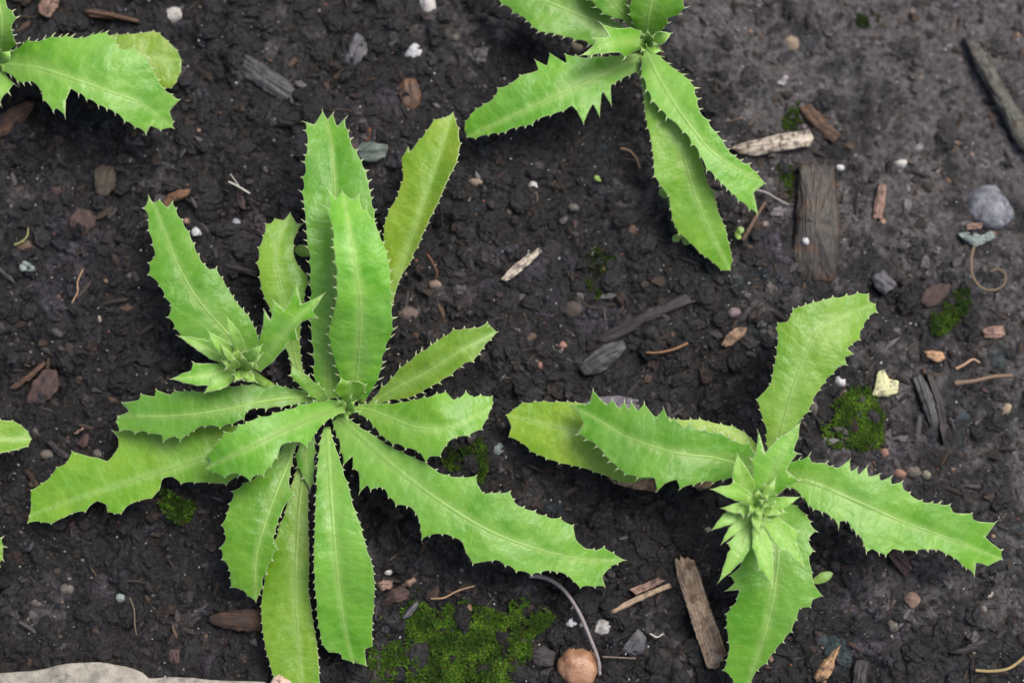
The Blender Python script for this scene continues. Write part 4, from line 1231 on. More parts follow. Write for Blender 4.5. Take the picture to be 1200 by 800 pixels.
def bract(parent, base, tip, w, h0, h1, bow=0, teeth=(), fold=.2, seed=0, yel=.0, name='bract'):
    """narrow pointed leaflet of a shoot; teeth = (t, side, out) spikes"""
    b = np.array(base, float); e = np.array(tip, float)
    d = e - b; L = np.linalg.norm(d); d /= L; nrm = np.array([-d[1], d[0]])
    mid = [tuple(b + d * L * s + nrm * bow * math.sin(math.pi * s)) for s in (0, .33, .66, 1)]
    prof = [(.0, .34), (.18, .75), (.4, 1.0), (.62, .80), (.82, .42)]
    sides = {}
    for sd in (1, -1):
        pts = []
        for s, k in prof:
            pts.append((s, w * .5 * k, 0))
        for (s, q, out) in teeth:
            if q == sd:
                pts = [p for p in pts if abs(p[0] - s) > .07]
                pts.append((s, out, 1)); pts.append((s + .05, w * .5 * np.interp(s + .05, [p[0] for p in prof], [p[1] for p in prof]) * .85, 0))
        pts.sort()
        res = []
        for s, k, tt in pts:
            p = b + d * L * s + nrm * (bow * math.sin(math.pi * s) + sd * k)
            res.append((p[0], p[1]) if tt else (p[0], p[1], 0))
        sides[sd] = res
    hs = [h0, h0 + (h1 - h0) * .45 + 1.2, h0 + (h1 - h0) * .8 + 1.2, h1]
    return leaf(parent, mid, sides[1], sides[-1], hs, fold=fold, curl=.1, yel=yel, sp=(1.5, 2.6), rip=.1, seed=seed, rib=.7, name=name, thick=.22, step=2.4, tone=1.22)


# ---- largest plant
P1 = plant('largest spiny leaved rosette plant, with many long serrated leaves and a bracted side shoot', 403, 480)
stem(P1, 404, 478, 15, 4.0, 3.0)
z1 = P1.location.z * 1000
leaf(P1, [(386, 468), (386, 400), (394, 320), (392, 220), (388, 165), (378, 130)],
     [(373, 466), (367, 440), (364, 400), (363, 360), (362, 322), (361, 307), (360, 290), (357, 260), (356, 245), (353, 225), (354, 208), (356, 190), (359, 170), (357, 143), (368, 146, 0)],
     [(398, 466), (404, 440), (414, 400), (426, 350), (434, 300), (440, 262), (440, 246), (436, 232), (433, 212), (430, 200), (424, 188), (418, 176), (411, 163), (405, 138), (395, 148, 0), (390, 133), (384, 140, 0)],
     [13, 20, 27, 30, 30, 27], fold=.18, curl=.2, seed=1, rib=3, tone=.84)
leaf(P1, [(414, 470), (419, 430), (423, 370), (418, 320), (410, 270), (401, 224)],
     [(404, 466), (396, 440), (386, 405), (383, 392), (388, 372), (393, 350), (393, 325), (391, 307), (390, 290), (389, 268), (386, 255, 0), (378, 240), (386, 244, 0), (383, 221), (393, 232, 0)],
     [(430, 468), (438, 455), (444, 445), (449, 425), (453, 410), (462, 386), (461, 373), (460, 358), (460, 345), (459, 330), (458, 317), (456, 306), (454, 295), (450, 284), (445, 272), (439, 257), (430, 241), (425, 246, 0), (421, 228), (411, 233, 0)],
     [15, 27, 39, 46, 47, 43], fold=.15, curl=.28, seed=2, rib=2.6, tone=1.12, yel=.05)
leaf(P1, [(422, 472), (446, 400), (464, 335), (492, 250), (512, 190), (531, 132)],
     [(417, 468), (436, 400), (449, 330), (448, 300), (449, 265), (455, 245), (464, 232), (470, 214), (471, 199), (470, 185, 0), (478, 172), (480, 178, 0), (491, 163), (499, 153), (508, 140), (519, 138)],
     [(428, 472), (452, 400), (462, 345), (470, 325), (480, 310), (490, 290), (498, 270), (508, 250), (514, 238), (521, 220), (531, 200), (536, 190), (540, 168), (538, 150)],
     [12, 13, 14, 18, 20, 18], fold=.05, foldB=.5, curl=.15, yel=.85, seed=3, sp=(1.6, .8), dep=.16, rib=2)
leaf(P1, [(432, 474), (462, 456), (500, 436), (545, 408), (583, 389)],
     [(436, 466), (447, 452), (458, 442), (468, 430), (477, 424), (487, 415), (505, 403), (512, 398), (531, 385), (544, 384), (556, 383), (571, 377)],
     [(438, 478), (455, 470), (467, 469), (478, 467), (486, 464), (495, 460), (505, 454), (515, 449), (530, 440), (541, 430), (555, 424), (567, 408)],
     [12, 16, 20, 22, 20], fold=.22, curl=.2, yel=.62, seed=4, sp=(5.0, 1.2), rib=2.2)
leaf(P1, [(412, 478), (432, 480), (460, 490), (490, 501), (528, 500), (576, 478)],
     [(420, 472), (440, 471), (455, 471), (470, 470), (485, 467), (497, 464), (512, 460), (522, 458), (531, 468, 0), (536, 466), (546, 458), (553, 464), (563, 462), (577, 464), (578, 472)],
     [(420, 486), (430, 491), (437, 500), (445, 510), (460, 521), (475, 526), (490, 530), (499, 542), (503, 535, 0), (516, 535), (523, 522), (535, 513), (550, 511), (565, 503), (572, 490)],
     [15, 20, 26, 29, 28, 24], fold=.12, curl=.22, yel=.22, seed=5, sp=(2.4, .9), rib=2.6)
leaf(P1, [(395, 486), (430, 518), (470, 553), (520, 590), (570, 620), (620, 640), (680, 655), (733, 656)],
     [(404, 486), (420, 497), (432, 505), (441, 511), (450, 517), (460, 523), (472, 528), (486, 535), (500, 541), (511, 550), (526, 556), (542, 558), (558, 557), (559, 566, 0), (566, 577), (585, 576), (598, 575), (602, 585), (614, 594), (627, 598), (640, 603), (657, 606), (672, 615), (675, 632, 0), (686, 642, 0), (696, 643), (708, 640)],
     [(388, 494), (394, 512), (398, 530), (402, 545), (413, 534, 0), (413, 549), (420, 553, 0), (421, 577), (430, 568, 0), (434, 574), (442, 571), (448, 572), (455, 583), (464, 592), (477, 593), (487, 602), (491, 612), (494, 632), (503, 628), (518, 626), (531, 630), (541, 634), (546, 648, 0), (554, 661), (568, 658, 0), (577, 657), (592, 663), (605, 670), (623, 674), (645, 669), (665, 675), (680, 689), (709, 687), (706, 675, 0), (715, 665)],
     [14, 19, 23, 25, 25, 22, 17, 11], fold=.1, curl=.18, yel=.12, seed=6, sp=(2.6, 1.2), rib=4.6)
leaf(P1, [(383, 500), (386, 550), (390, 610), (396, 680), (403, 730), (414, 776)],
     [(378, 503), (373, 520), (371, 545), (369, 580), (368, 610), (367, 640), (367, 670), (369, 700), (372, 735), (377, 755), (385, 764, 0), (399, 765), (401, 772, 0)],
     [(388, 503), (393, 520), (398, 535), (403, 550), (408, 565), (413, 585), (418, 600), (425, 620), (430, 640), (435, 655), (439, 672), (440, 690), (439, 710), (437, 730), (437, 748), (437, 757, 0), (428, 760, 0), (430, 780)],
     [16, 22, 26, 24, 18, 11], fold=.16, curl=.18, yel=.05, seed=7, rib=3.6, sp=(1.6, 1.0), dep=.16, spacing=11)
leaf(P1, [(356, 548), (350, 600), (346, 690), (350, 750), (354, 800), (352, 834)],
     [(347, 548), (338, 577), (333, 600), (325, 620), (320, 640), (311, 665), (307, 690), (305, 710), (307, 740), (310, 760), (316, 780), (322, 800), (334, 822)],
     [(361, 548), (362, 577), (362, 620), (363, 650), (362, 690), (366, 715), (370, 740), (374, 770), (375, 800), (368, 824)],
     [12, 13, 14, 13, 12, 11], fold=.06, curl=.12, yel=.58, seed=8, rib=2.4, sp=(1.0, .7), dep=.13, spacing=11)
leaf(P1, [(346, 512), (338, 540), (324, 575), (310, 615), (300, 655), (300, 705)],
     [(336, 515), (318, 540), (300, 558), (284, 566), (272, 575), (268, 590), (265, 601), (259, 615), (263, 625), (257, 642), (260, 655), (268, 668), (270, 688), (282, 690), (290, 698)],
     [(352, 515), (345, 530), (343, 545), (341, 558), (340, 572), (345, 580), (335, 590, 0), (329, 605), (323, 625), (326, 643), (319, 656), (312, 672), (308, 688)],
     [15, 18, 20, 20, 18, 13], fold=.1, curl=.22, yel=.2, seed=9, rib=2.6, sp=(1.8, 1.2))
leaf(P1, [(404, 476), (362, 491), (325, 508), (290, 525), (241, 549)],
     [(402, 468), (385, 467), (368, 469), (350, 473), (335, 479), (320, 483), (303, 487), (288, 494), (279, 497), (274, 506), (262, 505), (257, 515), (250, 522), (239, 535), (246, 543, 0)],
     [(405, 484), (390, 490), (380, 497), (371, 507), (360, 524), (352, 518, 0), (340, 518), (330, 521, 0), (325, 537), (318, 547), (309, 558), (302, 556), (293, 564), (281, 556), (263, 560), (249, 553)],
     [18, 28, 35, 36, 31], fold=.14, curl=.24, seed=10, yel=.0, rib=3.4, sp=(1.3, 1.0), dep=.2)
leaf(P1, [(372, 464), (340, 466), (300, 472), (250, 482), (200, 487), (138, 487)],
     [(370, 456), (345, 455), (325, 450), (310, 446), (297, 448), (283, 450), (268, 452), (255, 456), (240, 458), (225, 457), (205, 457), (200, 462, 0), (183, 456), (181, 464, 0), (165, 461), (163, 468, 0), (142, 471), (151, 482, 0)],
     [(372, 471), (350, 474), (330, 478), (312, 480), (301, 479), (290, 482), (286, 492), (272, 498), (258, 502), (240, 500), (227, 505), (211, 517), (207, 512), (191, 518), (190, 510, 0), (174, 508), (158, 508), (140, 505), (136, 494)],
     [16, 22, 27, 27, 25, 21], fold=.12, curl=.2, seed=11, yel=.03, rib=2.6, sp=(2.4, 1.3))
leaf(P1, [(372, 480), (300, 512), (240, 535), (180, 555), (110, 577), (34, 604)],
     [(368, 474), (320, 490), (280, 497), (240, 499), (200, 500), (165, 500), (131, 504), (138, 512), (139, 522), (133, 532, 0), (126, 540, 0), (115, 536, 0), (84, 528), (78, 541), (66, 547), (60, 556), (48, 566), (36, 574), (36, 585)],
     [(375, 486), (330, 525), (290, 552), (265, 568), (245, 566), (228, 566), (212, 567), (205, 560), (190, 561), (187, 574, 0), (178, 584, 0), (163, 587), (150, 592, 0), (142, 602), (134, 602), (126, 600), (124, 591, 0), (114, 587, 0), (106, 592, 0), (100, 600), (84, 602), (76, 606, 0), (60, 614), (48, 612), (32, 613)],
     [13, 15, 16, 15, 13, 9], fold=.06, curl=.12, yel=.42, seed=12, rib=2.6, sp=(1.2, .6), dep=.14, spacing=14)
leaf(P1, [(300, 425), (268, 392), (235, 355), (212, 318), (198, 285), (180, 238)],
     [(288, 432), (250, 418), (225, 405), (211, 395), (204, 385), (196, 372), (200, 358), (192, 348), (186, 335), (173, 322), (174, 308), (180, 302), (178, 287), (173, 270), (173, 258), (168, 244), (174, 229), (178, 236, 0)],
     [(310, 418), (300, 385), (291, 368), (278, 354), (268, 338), (261, 325), (254, 313), (249, 316), (240, 309), (233, 298), (228, 285), (222, 271), (214, 257), (202, 236), (196, 243, 0), (187, 234)],
     [16, 19, 22, 23, 22, 18], fold=.12, curl=.22, seed=13, yel=.05, rib=2.4, sp=(1.8, 1.2))
leaf(P1, [(358, 455), (346, 420), (338, 375), (328, 330), (324, 295), (340, 249)],
     [(353, 456), (338, 420), (325, 385), (316, 364), (309, 350), (305, 338), (303, 325), (300, 308), (302, 290), (308, 276), (311, 262), (317, 262, 0), (322, 256), (332, 258, 0)],
     [(362, 455), (354, 425), (352, 395), (354, 365), (358, 345), (363, 330), (360, 322), (351, 312), (345, 300), (345, 288), (349, 272), (355, 262), (348, 262, 0)],
     [13, 15, 18, 21, 21, 18], fold=.1, curl=.25, yel=.45, seed=14, rib=1.8, sp=(1.0, .9), dep=.16)
leaf(P1, [(366, 500), (358, 530), (363, 573)], [(360, 505), (350, 520), (345, 535), (348, 547), (355, 560)], [(370, 505), (371, 530), (370, 548), (368, 566)], [13, 15, 14], fold=.1, curl=.2, seed=15, rib=1.2, label='small shaded leaf tucked under the larger ones')
leaf(P1, [(382, 470), (368, 456), (354, 441), (341, 427)], [(378, 474), (362, 464), (352, 454), (344, 446), (340, 440)], [(388, 466), (374, 450), (362, 440), (352, 436, 0)], [16, 22, 26, 27], fold=.3, seed=16, rib=1.4, sp=(2.5, 2.0), yel=.1)
leaf(P1, [(412, 474), (412, 462), (409, 447)], [(406, 472), (397, 464, 0), (391, 458), (396, 450, 0), (400, 443)], [(420, 470), (428, 460), (429, 451), (420, 447, 0)], [18, 24, 29], fold=.4, curl=.1, yel=.35, seed=17, rib=0, sp=(1.5, 1), label='young curled leaf at the heart of the rosette')
for q, (bx_, by_, tx_, ty_, w_, hh) in enumerate([(405, 480, 416, 470, 7, 24), (402, 478, 396, 468, 6, 24), (408, 480, 420, 482, 6, 22), (404, 482, 408, 492, 5, 22), (407, 478, 412, 462, 6, 27)]):
    bract(P1, (bx_, by_), (tx_, ty_), w_, 15, hh, seed=40 + q, fold=.6, name='young_leaf')
# side shoot
SH = tube('shoot', None, None, [(372, 478), (330, 462), (286, 432)], [11, 15, 33], 2.0, 1.6, mat=STEM, n=24, sides=10, parent=P1, absz=True)
leaf(SH, [(296, 432), (318, 410), (345, 376), (381, 343)],
     [(288, 426), (300, 405, 0), (307, 385, 0), (309, 363), (317, 375, 0), (320, 352), (333, 363, 0), (347, 332), (353, 356, 0), (364, 352, 0)],
     [(305, 436), (320, 424, 0), (334, 408, 0), (336, 402, 0), (349, 398), (346, 386, 0), (352, 378, 0), (371, 372), (366, 364, 0), (372, 357, 0)],
     [33, 42, 48, 50], fold=.25, curl=.15, seed=20, rib=1.8, sp=(1.4, 1.6), yel=.12, name='bract', rip=.2, tone=1.15)
for q, a in enumerate([((286, 425), (265, 370), 15, 34, 50, 2, ()), ((282, 424), (243, 387), 17, 34, 47, -2, ()), ((276, 428), (208, 393), 20, 33, 39, 3, ((.5, 1, 13),)),
                       ((276, 432), (200, 444), 27, 32, 36, -2, ((.62, 1, 17),)), ((276, 436), (240, 460), 22, 32, 36, 2, ()), ((284, 428), (307, 404), 15, 35, 46, 0, ()),
                       ((284, 432), (283, 415), 9, 36, 47, 2, ()), ((280, 432), (272, 417), 9, 36, 46, -2, ()), ((286, 434), (298, 424), 9, 36, 45, 0, ()),
                       ((284, 436), (300, 447), 14, 34, 37, 0, ()), ((282, 436), (274, 446), 12, 35, 40, 0, ()), ((282, 430), (258, 402), 9, 36, 45, -2, ())]):
    bract(SH, a[0], a[1], a[2], a[3], a[4], a[5], a[6], seed=60 + q, yel=.12 if q < 6 else .35)

for k in range(5):
    an = k * 2.4 + 1.0; ln = 18 + (k * 5) % 13
    bract(SH, (282 + 4 * math.cos(an), 430 + 4 * math.sin(an)), (282 + ln * math.cos(an), 428 + ln * math.sin(an)), 9, 36, 47 - .25 * ln, bow=(-1) ** k * 1.5, teeth=((.5, 1, 7.5), (.6, -1, 7)), seed=80 + k, yel=.3, fold=.3)

# ---- plant at the far side, cut by the bed side
P2 = plant('bright green spiny rosette whose longest leaves droop towards the large dark grey wood chip', 752, 52)
stem(P2, 753, 52, 17, 3.4, 2.6)
leaf(P2, [(750, 48), (705, 28), (660, 10), (620, -8), (560, -34)],
     [(748, 58), (725, 58), (705, 56), (690, 53), (673, 48), (661, 44), (650, 41), (640, 40), (631, 38), (623, 32), (617, 25), (609, 19), (601, 16), (588, 6), (575, -8), (564, -22)],
     [(752, 38), (725, 26), (705, 10), (690, -8), (670, -20), (640, -30), (600, -40), (575, -42)],
     [14, 18, 20, 19, 14], fold=.14, curl=.2, seed=101, yel=.1, rib=3.0)
leaf(P2, [(753, 44), (728, 14), (700, -20), (680, -52)], [(746, 40), (732, 26), (718, 22), (706, 17), (698, 9), (690, 0), (680, -18), (674, -38)], [(758, 38), (742, 12), (730, -10), (715, -35), (698, -50)],
     [15, 24, 28, 26], fold=.12, curl=.2, seed=102, yel=.1)
leaf(P2, [(757, 48), (760, 20), (764, 0), (768, -24), (770, -56)], [(748, 40), (741, 28), (737, 18), (736, 8), (739, -6), (745, -25), (756, -45)],
     [(768, 44), (778, 34), (783, 28), (782, 22, 0), (796, 18), (803, 10), (801, -4), (797, -22), (786, -44)], [16, 26, 31, 32, 28], fold=.15, curl=.2, seed=103, yel=.18, rib=3)
leaf(P2, [(752, 64), (712, 84), (670, 104), (620, 127), (547, 161)],
     [(745, 62), (715, 65), (690, 66), (662, 63), (664, 74, 0), (644, 62), (641, 77, 0), (627, 70), (631, 82, 0), (609, 88), (597, 98), (583, 103), (579, 113), (566, 122), (557, 127), (545, 142), (544, 152, 0)],
     [(752, 72), (748, 86), (738, 89), (728, 94), (721, 98), (716, 100, 0), (717, 124), (706, 107, 0), (703, 137), (695, 122, 0), (684, 145), (676, 130, 0), (670, 124, 0), (660, 131), (645, 136), (631, 140), (624, 147), (605, 151), (592, 156), (572, 159), (557, 163)],
     [14, 19, 21, 19, 13], fold=.12, curl=.2, seed=104, yel=.08, rib=4.2, sp=(2.4, 1.0))
leaf(P2, [(752, 68), (775, 110), (797, 170), (815, 230), (835, 275), (856, 317)],
     [(745, 80), (752, 100), (755, 130), (758, 150), (762, 165), (765, 185), (766, 207), (773, 218), (783, 230), (785, 245), (787, 258), (795, 275), (808, 285), (820, 297), (835, 308), (845, 317)],
     [(764, 74), (780, 105), (797, 135), (812, 162), (822, 182), (826, 198), (829, 211), (838, 225), (841, 245), (850, 265), (855, 285), (859, 305)],
     [14, 18, 19, 16, 11, 5], fold=.06, curl=.12, yel=.38, seed=105, tone=1.1, rib=2.8, sp=(3, .5), dep=.12, spacing=11)
leaf(P2, [(756, 60), (777, 100), (805, 143), (842, 185), (897, 215)],
     [(750, 68), (751, 90), (757, 106), (763, 119), (773, 129), (781, 138), (790, 143, 0), (800, 155), (810, 170), (820, 184), (828, 200), (845, 216), (852, 222), (865, 236), (878, 246), (888, 253), (883, 226, 0)],
     [(764, 58), (775, 66), (783, 74), (793, 82), (801, 87), (809, 94), (815, 103), (818, 116), (820, 128), (831, 141), (840, 155), (848, 165), (854, 175), (868, 188), (878, 192), (887, 202)],
     [17, 22, 25, 24, 20], fold=.14, curl=.2, seed=106, yel=.08, rib=3.4, sp=(4.6, 2.4), rip=1.0)
leaf(P2, [(756, 48), (716, 52), (681, 65)], [(752, 36), (738, 32, 0), (722, 33, 0), (705, 28), (714, 43, 0), (694, 44), (697, 51, 0)], [(754, 58), (742, 62, 0), (733, 68), (728, 62, 0), (705, 64), (693, 66)],
     [22, 33, 34], fold=.18, seed=107, yel=.1, rib=1.5, name='bract')
for q, a in enumerate([((760, 50), (787, 39), 17, 24, 32, 0, ()), ((756, 50), (752, 39), 9, 26, 39, 0, ()), ((758, 50), (766, 42), 8, 26, 38, 0, ()), ((757, 52), (748, 47), 8, 26, 37, 0, ()),
                       ((757, 50), (759, 36), 9, 25, 39, 0, ()), ((758, 52), (768, 52), 8, 26, 36, 0, ()), ((757, 54), (752, 60), 8, 26, 33, 0, ()), ((758, 54), (775, 60), 14, 24, 28, 0, ())]):
    bract(P2, a[0], a[1], a[2], a[3], a[4], seed=120 + q, yel=.15, fold=.5)

# ---- right hand plant
P3 = plant('spiny plant with four spreading leaves and a star of pointed bracts at its heart', 893, 588)
stem(P3, 893, 586, 30, 3.4, 2.4)
leaf(P3, [(890, 535), (840, 528), (800, 524), (720, 515), (650, 500), (593, 486)],
     [(888, 520), (872, 505), (858, 498), (845, 496), (830, 493), (820, 490), (795, 491), (760, 485), (720, 478), (690, 472), (665, 470), (637, 469), (612, 471)],
     [(888, 545), (850, 552), (800, 560), (758, 562), (740, 567), (725, 565), (705, 556), (695, 553), (680, 548), (655, 543), (640, 538), (621, 529), (610, 519), (596, 512), (599, 500, 0)],
     [12, 14, 15, 14, 12, 9], fold=.06, curl=.14, yel=.8, seed=201, rib=1.8, sp=(2.4, .5), dep=.14, spacing=13)
leaf(P3, [(892, 552), (840, 537), (790, 530), (735, 512), (700, 491), (667, 474)],
     [(888, 538), (878, 517), (862, 516), (845, 507), (826, 503), (809, 496), (803, 500, 0), (790, 490), (786, 495, 0), (778, 478), (769, 489, 0), (755, 472), (748, 481, 0), (740, 470), (736, 479, 0), (732, 470), (726, 478, 0), (718, 468), (712, 474, 0), (695, 457), (690, 472, 0)],
     [(890, 566), (875, 559), (862, 560), (848, 563), (836, 566), (823, 565), (813, 569), (797, 573), (793, 562, 0), (780, 566, 0), (770, 576), (767, 560, 0), (747, 560), (732, 556), (714, 541), (699, 523), (676, 509), (684, 495, 0)],
     [22, 29, 32, 30, 26, 22], fold=.16, curl=.22, seed=202, yel=.02, rib=2.6, sp=(4.4, 3.0))
leaf(P3, [(905, 545), (917, 498), (928, 458), (945, 412), (968, 378), (1026, 356)],
     [(898, 540), (897, 510), (893, 492), (886, 468), (892, 462, 0), (902, 450), (904, 440), (906, 428), (908, 418), (909, 407), (911, 396), (909, 384), (911, 378), (922, 377, 0), (927, 368), (929, 361), (936, 359), (944, 356), (953, 353), (965, 350), (976, 347), (992, 345), (1005, 342), (1018, 344), (1019, 353, 0)],
     [(914, 542), (928, 508), (941, 490), (949, 482), (953, 472), (961, 457), (968, 448), (977, 438), (984, 429), (993, 428), (990, 419, 0), (1000, 415), (993, 408, 0), (999, 404), (1008, 398), (1008, 389, 0), (1012, 383), (1018, 373), (1028, 366)],
     [16, 22, 25, 26, 25, 20], fold=.1, curl=.2, seed=203, yel=.45, rib=2.4, sp=(1.6, 1.2), rip=1.1)
leaf(P3, [(900, 560), (950, 565), (1005, 588), (1060, 612), (1110, 630), (1174, 655)],
     [(905, 546), (925, 540), (936, 538), (948, 533), (951, 541, 0), (968, 542), (975, 546), (982, 548, 0), (996, 538), (997, 552, 0), (1004, 548), (1006, 556, 0), (1016, 546), (1018, 558, 0), (1030, 555), (1032, 563, 0), (1044, 558), (1045, 567, 0), (1057, 564), (1059, 573, 0), (1066, 577), (1080, 586), (1092, 588), (1113, 591), (1117, 600, 0), (1139, 601), (1141, 609, 0), (1167, 612), (1155, 629, 0), (1174, 644)],
     [(905, 572), (925, 572), (940, 582), (947, 592), (953, 597), (963, 600), (974, 607), (983, 619), (984, 611, 0), (991, 610), (1003, 626), (1008, 628), (1015, 647), (1022, 643, 0), (1030, 648), (1038, 651), (1046, 643, 0), (1058, 646), (1074, 646), (1097, 644), (1118, 654), (1142, 674), (1144, 659, 0), (1158, 663, 0)],
     [22, 26, 27, 25, 22, 15], fold=.16, curl=.18, seed=204, yel=.1, rib=4.0, sp=(3.4, 2.2))
leaf(P3, [(905, 592), (912, 640), (906, 700), (895, 745), (880, 790), (866, 834)],
     [(895, 595), (884, 620), (876, 640), (866, 652), (868, 662, 0), (855, 674), (861, 682, 0), (850, 692), (866, 691, 0), (863, 701), (850, 719), (851, 726), (850, 735), (853, 752), (853, 765), (847, 785), (856, 792), (858, 806), (861, 820)],
     [(918, 585), (935, 592), (946, 603), (957, 622), (948, 632), (954, 645), (948, 652, 0), (952, 670), (954, 684, 0), (964, 698), (953, 702, 0), (950, 711), (938, 712), (934, 726), (928, 740), (918, 752), (908, 764), (899, 777), (888, 785), (880, 800), (872, 818)],
     [20, 24, 24, 21, 16, 10], fold=.14, curl=.18, seed=205, yel=.08, rib=2.6, sp=(2.0, 1.2))
P3S = tube('shoot', None, None, [(893, 587), (892, 586), (890, 584)], [24, 30, 35], 2.2, 1.0, mat=STEM, n=12, sides=10, parent=P3, absz=True)
leaf(P3S, [(893, 590), (908, 548), (938, 494)],
     [(886, 588), (880, 570, 0), (882, 548, 0), (880, 538), (884, 535, 0), (888, 505), (896, 530, 0), (904, 522, 0), (911, 514), (918, 510, 0)],
     [(902, 590), (915, 577, 0), (936, 563), (922, 551, 0), (925, 545, 0), (935, 531), (930, 528, 0), (936, 512, 0)],
     [36, 42, 44], fold=.2, seed=210, yel=.05, rib=1.6, name='bract', rip=.2, tone=1.15)
for q, a in enumerate([((884, 586), (864, 532), 26, 36, 42, -5, ()), ((884, 586), (833, 573), 20, 37, 43, 4, ((.55, 1, 12),)), ((884, 590), (845, 595), 15, 38, 43, -3, ()), ((880, 596), (834, 621), 18, 36, 39, 3, ()),
                       ((884, 600), (842, 682), 25, 36, 38, -4, ((.5, 1, 16),)), ((888, 604), (906, 688), 25, 38, 40, 2, ((.72, 1, 11), (.5, -1, 12))), ((890, 598), (943, 666), 27, 38, 40, -4, ((.55, -1, 18), (.6, 1, 14))),
                       ((892, 590), (937, 582), 16, 38, 42, 3, ((.5, 1, 10),)), ((890, 594), (922, 600), 16, 38, 41, 0, ((.5, -1, 10),)), ((886, 594), (890, 627), 11, 41, 44, 2, ()), ((884, 604), (845, 638), 14, 36, 38, 4, ())]):
    bract(P3S, a[0], a[1], a[2], a[3], a[4], a[5], a[6], seed=220 + q, yel=.22, fold=.10)
for k in range(4):
    an = k * 2.4 + .5; ln = 24 + (k * 7) % 15
    bx_, by_ = 888 + 5 * math.cos(an), 591 + 5 * math.sin(an)
    bract(P3S, (bx_, by_), (888 + ln * math.cos(an), 591 + ln * math.sin(an)), 11, 39, 47 - .15 * ln, bow=(-1) ** k * 2, teeth=((.5, 1, 9.5), (.58, -1, 9)), seed=260 + k, yel=.25, fold=.25)
for q, a in enumerate([((886, 590), (876, 580), 11, 41, 47), ((888, 590), (889, 574), 11, 41, 48), ((890, 590), (900, 580), 11, 41, 47), ((888, 588), (900, 592), 11, 41, 46), ((886, 588), (893, 606), 11, 41, 46), ((888, 586), (878, 602), 11, 41, 45), ((884, 592), (895, 586), 9, 43, 49)]):
    bract(P3S, a[0], a[1], a[2], a[3], a[4], seed=240 + q, yel=.45, fold=.6, name='young_leaf')

# ---- upper left plant, cut by the picture
P4 = plant('spiny plant with one broad leaf over a yellowing one, beside the worn brown wood chunk', -4, 78)
stem(P4, -4, 78, 16, 4, 3)
leaf(P4, [(2, 74), (100, 76), (165, 68), (213, 71)], [(5, 64), (80, 46), (137, 40), (150, 39), (165, 38), (180, 36), (187, 39), (197, 48), (208, 59)], [(5, 82), (90, 108), (160, 112), (193, 104), (201, 104), (207, 96), (212, 84)],
     [12, 13, 11, 8], fold=.06, curl=.12, yel=.75, seed=301, rib=2, sp=(1, .7), dep=.12)
leaf(P4, [(-2, 74), (45, 80), (90, 94), (130, 108), (165, 122), (203, 150)],
     [(4, 64), (18, 57), (27, 51), (33, 46), (42, 48), (51, 46), (61, 42), (70, 43), (77, 41), (84, 43), (95, 44), (108, 40), (117, 38), (125, 37), (136, 45), (138, 54), (150, 58), (157, 54), (164, 62), (173, 68), (180, 80), (186, 94), (193, 104), (211, 117), (199, 130, 0), (203, 143)],
     [(2, 84), (12, 88), (20, 96), (27, 98), (34, 96), (47, 105), (50, 118), (62, 131), (66, 127, 0), (76, 136), (77, 118, 0), (83, 104, 0), (92, 110), (101, 117), (115, 124), (125, 128), (135, 133), (146, 143), (158, 150), (171, 158), (176, 148, 0), (188, 153)],
     [18, 26, 29, 28, 24, 18], fold=.12, curl=.22, seed=302, yel=.1, rib=3.4, sp=(5.4, 1.8))
leaf(P4, [(-4, 72), (2, 40), (0, 10), (-6, -24)], [(6, 70), (20, 52), (16, 42), (14, 36), (20, 21), (15, 13), (9, 10, 0), (6, -2), (0, -16)], [(-14, 70), (-24, 45), (-26, 15), (-18, -10)],
     [18, 30, 33, 28], fold=.16, seed=303, yel=.12, rib=2.4)
leaf(P4, [(-4, 82), (-2, 104), (-14, 140)], [(6, 84), (17, 98), (10, 108), (0, 122), (-6, 134)], [(-14, 84), (-26, 105), (-26, 125)], [17, 20, 14], seed=304, yel=.15, rib=2)
leaf(P4, [(-6, 76), (-60, 60), (-120, 70)], [(-8, 68), (-60, 38), (-100, 50)], [(-8, 86), (-60, 86), (-105, 88)], [17, 24, 16], seed=305, rib=2)
bract(P4, (0, 74), (12, 60), 14, 24, 30, seed=306)
bract(P4, (-2, 72), (-6, 52), 14, 24, 36, seed=307)

# ---- plant standing outside, only leaf tips in view
P5 = plant('plant beside the reddish oval bark flake, only one rounded yellow tinged leaf tip showing', -110, 570)
stem(P5, -110, 570, 16, 4, 3)
leaf(P5, [(-106, 562), (-60, 530), (-15, 516), (37, 514)], [(-104, 556), (-60, 508), (-30, 496), (0, 491), (15, 492), (25, 498), (33, 505)], [(-104, 570), (-60, 556), (-30, 540), (0, 531), (22, 527), (33, 523)],
     [14, 20, 20, 15], fold=.1, foldB=.35, curl=.12, yel=.55, seed=401, rib=2, sp=(1, .3), dep=.08)
leaf(P5, [(-104, 576), (-60, 605), (-25, 632), (4, 640)], [(-104, 568), (-60, 580), (-30, 605), (-8, 622), (2, 630)], [(-106, 584), (-65, 630), (-30, 665), (-8, 672), (3, 655)], [14, 20, 18, 12], yel=.5, seed=402, rib=2)
leaf(P5, [(-116, 566), (-150, 520), (-180, 480)], [(-108, 560), (-130, 510), (-165, 480)], [(-120, 574), (-170, 540), (-190, 500)], [15, 24, 18], seed=403, rib=2)
leaf(P5, [(-114, 578), (-150, 620), (-190, 650)], [(-108, 584), (-130, 630), (-170, 655)], [(-120, 572), (-165, 590), (-195, 630)], [15, 24, 18], seed=404, rib=2)
leaf(P5, [(-108, 580), (-100, 640), (-90, 700)], [(-114, 580), (-125, 640), (-105, 690)], [(-102, 580), (-78, 630), (-80, 680)], [15, 22, 14], seed=405, rib=2)


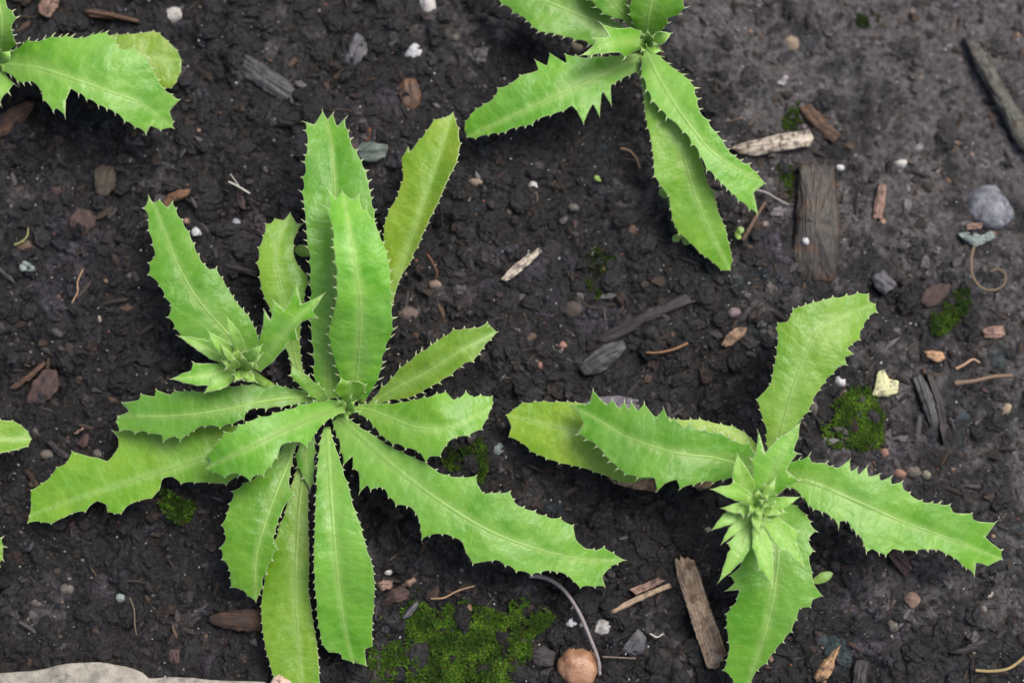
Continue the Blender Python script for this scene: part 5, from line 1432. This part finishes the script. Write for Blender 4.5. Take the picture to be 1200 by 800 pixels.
# ---- tiny weed seedlings
def seedling(label, leaves, px, py, top, group=None):
    g = gp(px, py)
    e = bpy.data.objects.new('seedling', None); COL.objects.link(e); e.empty_display_size = .005
    e.location = g
    tag(e, label, 'seedling', group)
    z = g[2] * 1000
    tube('stem', None, None, [(px, py), (px + .5, py), (px, py)], [z - 1, z + top * .5, z + top], .45, .35, mat=STEM, n=8, sides=6, parent=e, absz=True)
    for i, (bx_, by_, tx_, ty_, w_) in enumerate(leaves):
        b = np.array((bx_, by_), float); t = np.array((tx_, ty_), float); d = t - b; nn = np.array([-d[1], d[0]]) / np.linalg.norm(d)
        A = [tuple(b + d * s + nn * w_ * .5 * k) + (0,) for s, k in ((0, .3), (.2, .75), (.5, 1), (.75, .85), (.92, .5))]
        B = [tuple(b + d * s - nn * w_ * .5 * k) + (0,) for s, k in ((0, .3), (.2, .75), (.5, 1), (.75, .85), (.92, .5))]
        A = [(float(a), float(c), 0) for a, c, _ in A]; B = [(float(a), float(c), 0) for a, c, _ in B]
        leaf(e, [tuple(b), tuple((b + t) / 2), tuple(t)], A, B, [z + top, z + top + 1.2, z + top + .8], fold=.05, curl=.2, seed=int(px) + i, rib=0, sp=(0, 0), yel=.3, rip=.1, name='seed_leaf')


seedling('weed seedling with round pale seed leaves under the drooping leaf', [(782, 232, 774, 220, 12), (784, 234, 794, 246, 11)], 783, 234, 5)
seedling('weed seedling peeking out from under a drooping leaf tip', [(798, 276, 788, 282, 10), (800, 278, 808, 286, 11)], 799, 278, 4)
seedling('curled weed seedling between the drooping leaf and dark twig', [(862, 272, 872, 268, 9), (862, 274, 868, 280, 7)], 862, 273, 5)
seedling('blue green seedling between the tallest leaf and the small rounded leaf', [(366, 296, 345, 292, 15), (368, 296, 384, 294, 13)], 367, 296, 6)
seedling('pale seedling at the margin of a broad toothed leaf', [(952, 682, 976, 671, 13), (950, 683, 938, 690, 10)], 951, 683, 6)
seedling('bright green lone seed leaf on open soil', [(703, 212, 697, 206, 6)], 703, 212, 3)
